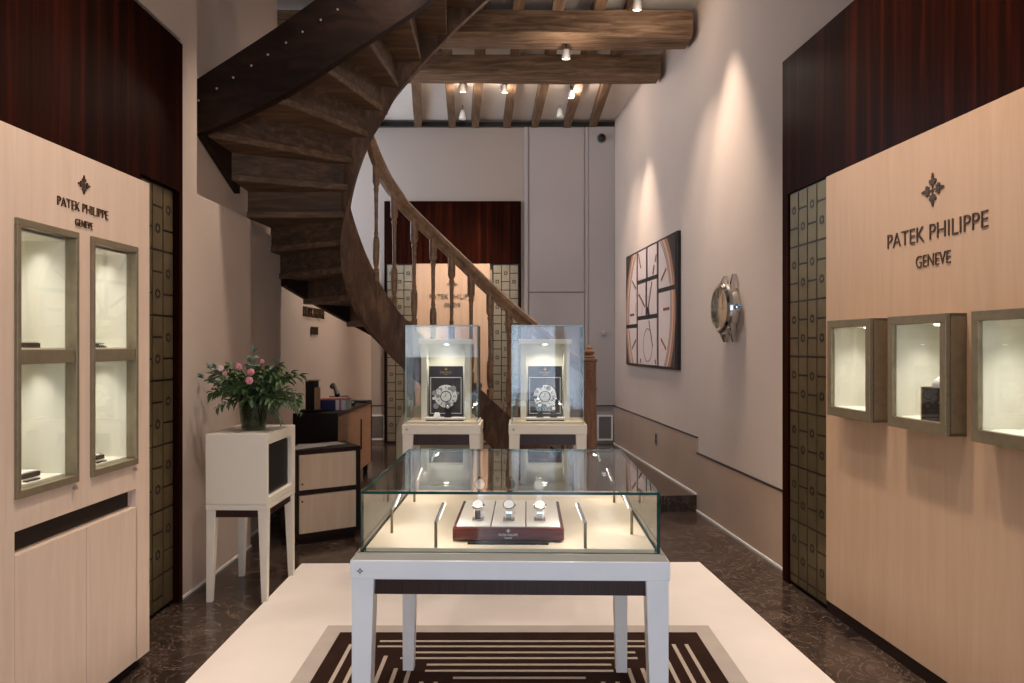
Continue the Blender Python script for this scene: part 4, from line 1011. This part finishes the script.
# ------------------------------------------------------------------ lights
WARM = (1, .83, .69); WARM2 = (1, .90, .80); COOL = (.70, .83, 1)
def spot(loc, to, power, size=60, blend=.6, col=WARM, r=.04):
    l = bpy.data.lights.new('spot', 'SPOT'); l.energy = power; l.spot_size = math.radians(size); l.spot_blend = blend; l.color = col; l.shadow_soft_size = r
    o = bpy.data.objects.new('spot_light', l); C.objects.link(o); o.location = loc
    o.rotation_euler = (Vector(to)-Vector(loc)).to_track_quat('-Z', 'Y').to_euler(); return o
def area(loc, to, power, sx, sy, col=WARM2, spread=180):
    l = bpy.data.lights.new('area', 'AREA'); l.shape = 'RECTANGLE'; l.size = sx; l.size_y = sy; l.energy = power; l.color = col; l.spread = math.radians(spread)
    o = bpy.data.objects.new('area_light', l); C.objects.link(o); o.location = loc
    o.rotation_euler = (Vector(to)-Vector(loc)).to_track_quat('-Z', 'Y').to_euler(); return o
def point(loc, power, col=WARM2, r=.02):
    l = bpy.data.lights.new('point', 'POINT'); l.energy = power; l.color = col; l.shadow_soft_size = r
    o = bpy.data.objects.new('point_light', l); C.objects.link(o); o.location = loc; return o
K = 1.0
# wall washers: right wall scallops, panels
spot((1.22, 5.24, 4.1), (1.60, 5.24, 1.6), 190*K, 50, .9)
spot((.98, 7.55, 4.0), (1.42, 7.5, 1.6), 170*K, 50, .9)
spot((.75, 3.0, 4.1), (1.72, 2.95, 2.1), 230*K, 62, .9)
spot((.75, 2.0, 4.1), (1.78, 2.1, 2.1), 130*K, 62, .9)
spot((.75, 3.9, 4.1), (1.66, 3.7, 1.4), 90*K, 52, .9)
spot((-.6, 2.6, 4.1), (-1.62, 2.75, 1.9), 220*K, 62, .9)
spot((-.55, 1.7, 4.1), (-1.64, 1.9, 1.2), 110*K, 62, .9)
spot((-.5, 4.3, 4.1), (-1.79, 4.5, 1.3), 130*K, 62, .9)  # added lamp without a fixture, brightens the white left wall
# floor, table and centre
spot((0, 3.3, 4.1), (0, 3.4, 0), 150*K, 75, .9, WARM2)
spot((.3, 1.9, 4.1), (0, 2.3, .6), 70*K, 60, .9, WARM2)
spot((-.2, 4.4, 4.1), (-.1, 4.6, .4), 90*K, 60, .9, WARM2)
# rear: visible spots
spot(Vector(sp_pos[2])+Vector((0,0,-.04)), (-1.0, ZB, 1.5), 160*K, 60, .9)
spot(Vector(sp_pos[3])+Vector((0,0,-.04)), (-.75, ZB, 1.5), 260*K, 44, .9)
spot(Vector(sp_pos[4])+Vector((0,0,-.04)), (.7, 8.9, 0), 120*K, 80, .9)
spot(Vector(sp_pos[5])+Vector((0,0,-.04)), (1.2, 8.0, 1.4), 120*K, 70, .9)
spot(Vector(sp_pos[1])+Vector((0,0,-.04)), (.2, 4.6, .9), 90*K, 70, .9, WARM2)
spot(Vector(sp_pos[0])+Vector((0,0,-.04)), (1.2, 5.4, .2), 120*K, 80, .9)
spot((-.9, 7.3, 4.05), (-1.75, 6.7, 1.2), 260*K, 60, .9)     # lit strip of the left rear wall
for p_ in sp_pos[:6]: point(Vector(p_)+Vector((0,-.16,-.10)), 5*K, WARM, .03)   # spill of the lamp heads
# cabinets
bpy.context.view_layer.update()
def led_area(mat, p, d, power, sx, sy):
    P = mat @ Vector(p); Q = mat @ Vector(d); return area(P, Q, power, sx, sy, (1, .95, .86), 105)
for a, bb in (W1, W2):
    c = (a+bb)/2
    led_area(lc.matrix_basis, (c, .12, 1.75), (c, .14, 1.0), .55*K, .2, .05)
    led_area(lc.matrix_basis, (c, .12, 1.305), (c, .14, .6), .48*K, .2, .05)
for a, bb in cabs[:3]:
    c = (a+bb)/2; led_area(rp.matrix_basis, (c, .03, CZ1-.045), (c, .05, 1.0), .6*K, .12, .04)
for p in lamps:
    point(TB @ Vector(p), .62*K, (1, .95, .88), .008)
for T, nx in ((T1, .012), (T2, -.012)):
    spot(T @ Vector((nx, -.12, 1.49)), T @ Vector((nx, .0, b0+.15)), 3.0*K, 42, .7, (1, .97, .92), .012)
    spot(T @ Vector((nx, -.028, 1.381)), T @ Vector((nx, .0, .9)), 2.6*K, 140, .6, (1, .94, .84), .012)
# daylight through the shop windows
wd = bpy.data.worlds.new('street_daylight'); bpy.context.scene.world = wd; wd.use_nodes = True; nt = wd.node_tree
bg = nt.nodes['Background']; tc = nt.nodes.new('ShaderNodeTexCoord')
mp = nt.nodes.new('ShaderNodeMapping'); mp.inputs['Scale'].default_value = (9, 9, 5); nt.links.new(tc.outputs['Generated'], mp.inputs['Vector'])
n = noise(nt, mp.outputs[0], 1.0, 2, .5)
nt.links.new(ramp(nt, n, [(.38, (.12,.17,.26,1)), (.5, (.55,.68,.9,1)), (.62, (.95,.98,1,1))]), bg.inputs['Color']); bg.inputs['Strength'].default_value = 4.8
for a, bb, z0, z1 in ((-1.9,-.62,1.15,3.1), (.62,1.9,.35,3.1), (-.5,.5,0,3.1)):
    o = area(((a+bb)/2, YF-.2, (z0+z1)/2), ((a+bb)/2, 5, (z0+z1)/2), 1, bb-a, z1-z0); o.data.cycles.is_portal = True

# ------------------------------------------------------------------ camera and view
cam = bpy.data.cameras.new('camera'); co = bpy.data.objects.new('camera', cam); C.objects.link(co)
co.location = (0, 0, HC); co.rotation_euler = (PI/2, 0, 0)
cam.sensor_width = 36; cam.lens = 36*F/1024; cam.shift_y = 4.5/1024; cam.clip_start = .05
S = bpy.context.scene; S.camera = co
S.view_settings.view_transform = 'Standard'; S.view_settings.look = 'None'; S.view_settings.gamma = 1; S.view_settings.use_curve_mapping = False
S.view_settings.exposure = 0.0
S.cycles.max_bounces = 10; S.cycles.transparent_max_bounces = 24; S.cycles.sample_clamp_indirect = 6
S.cycles.use_denoising = True
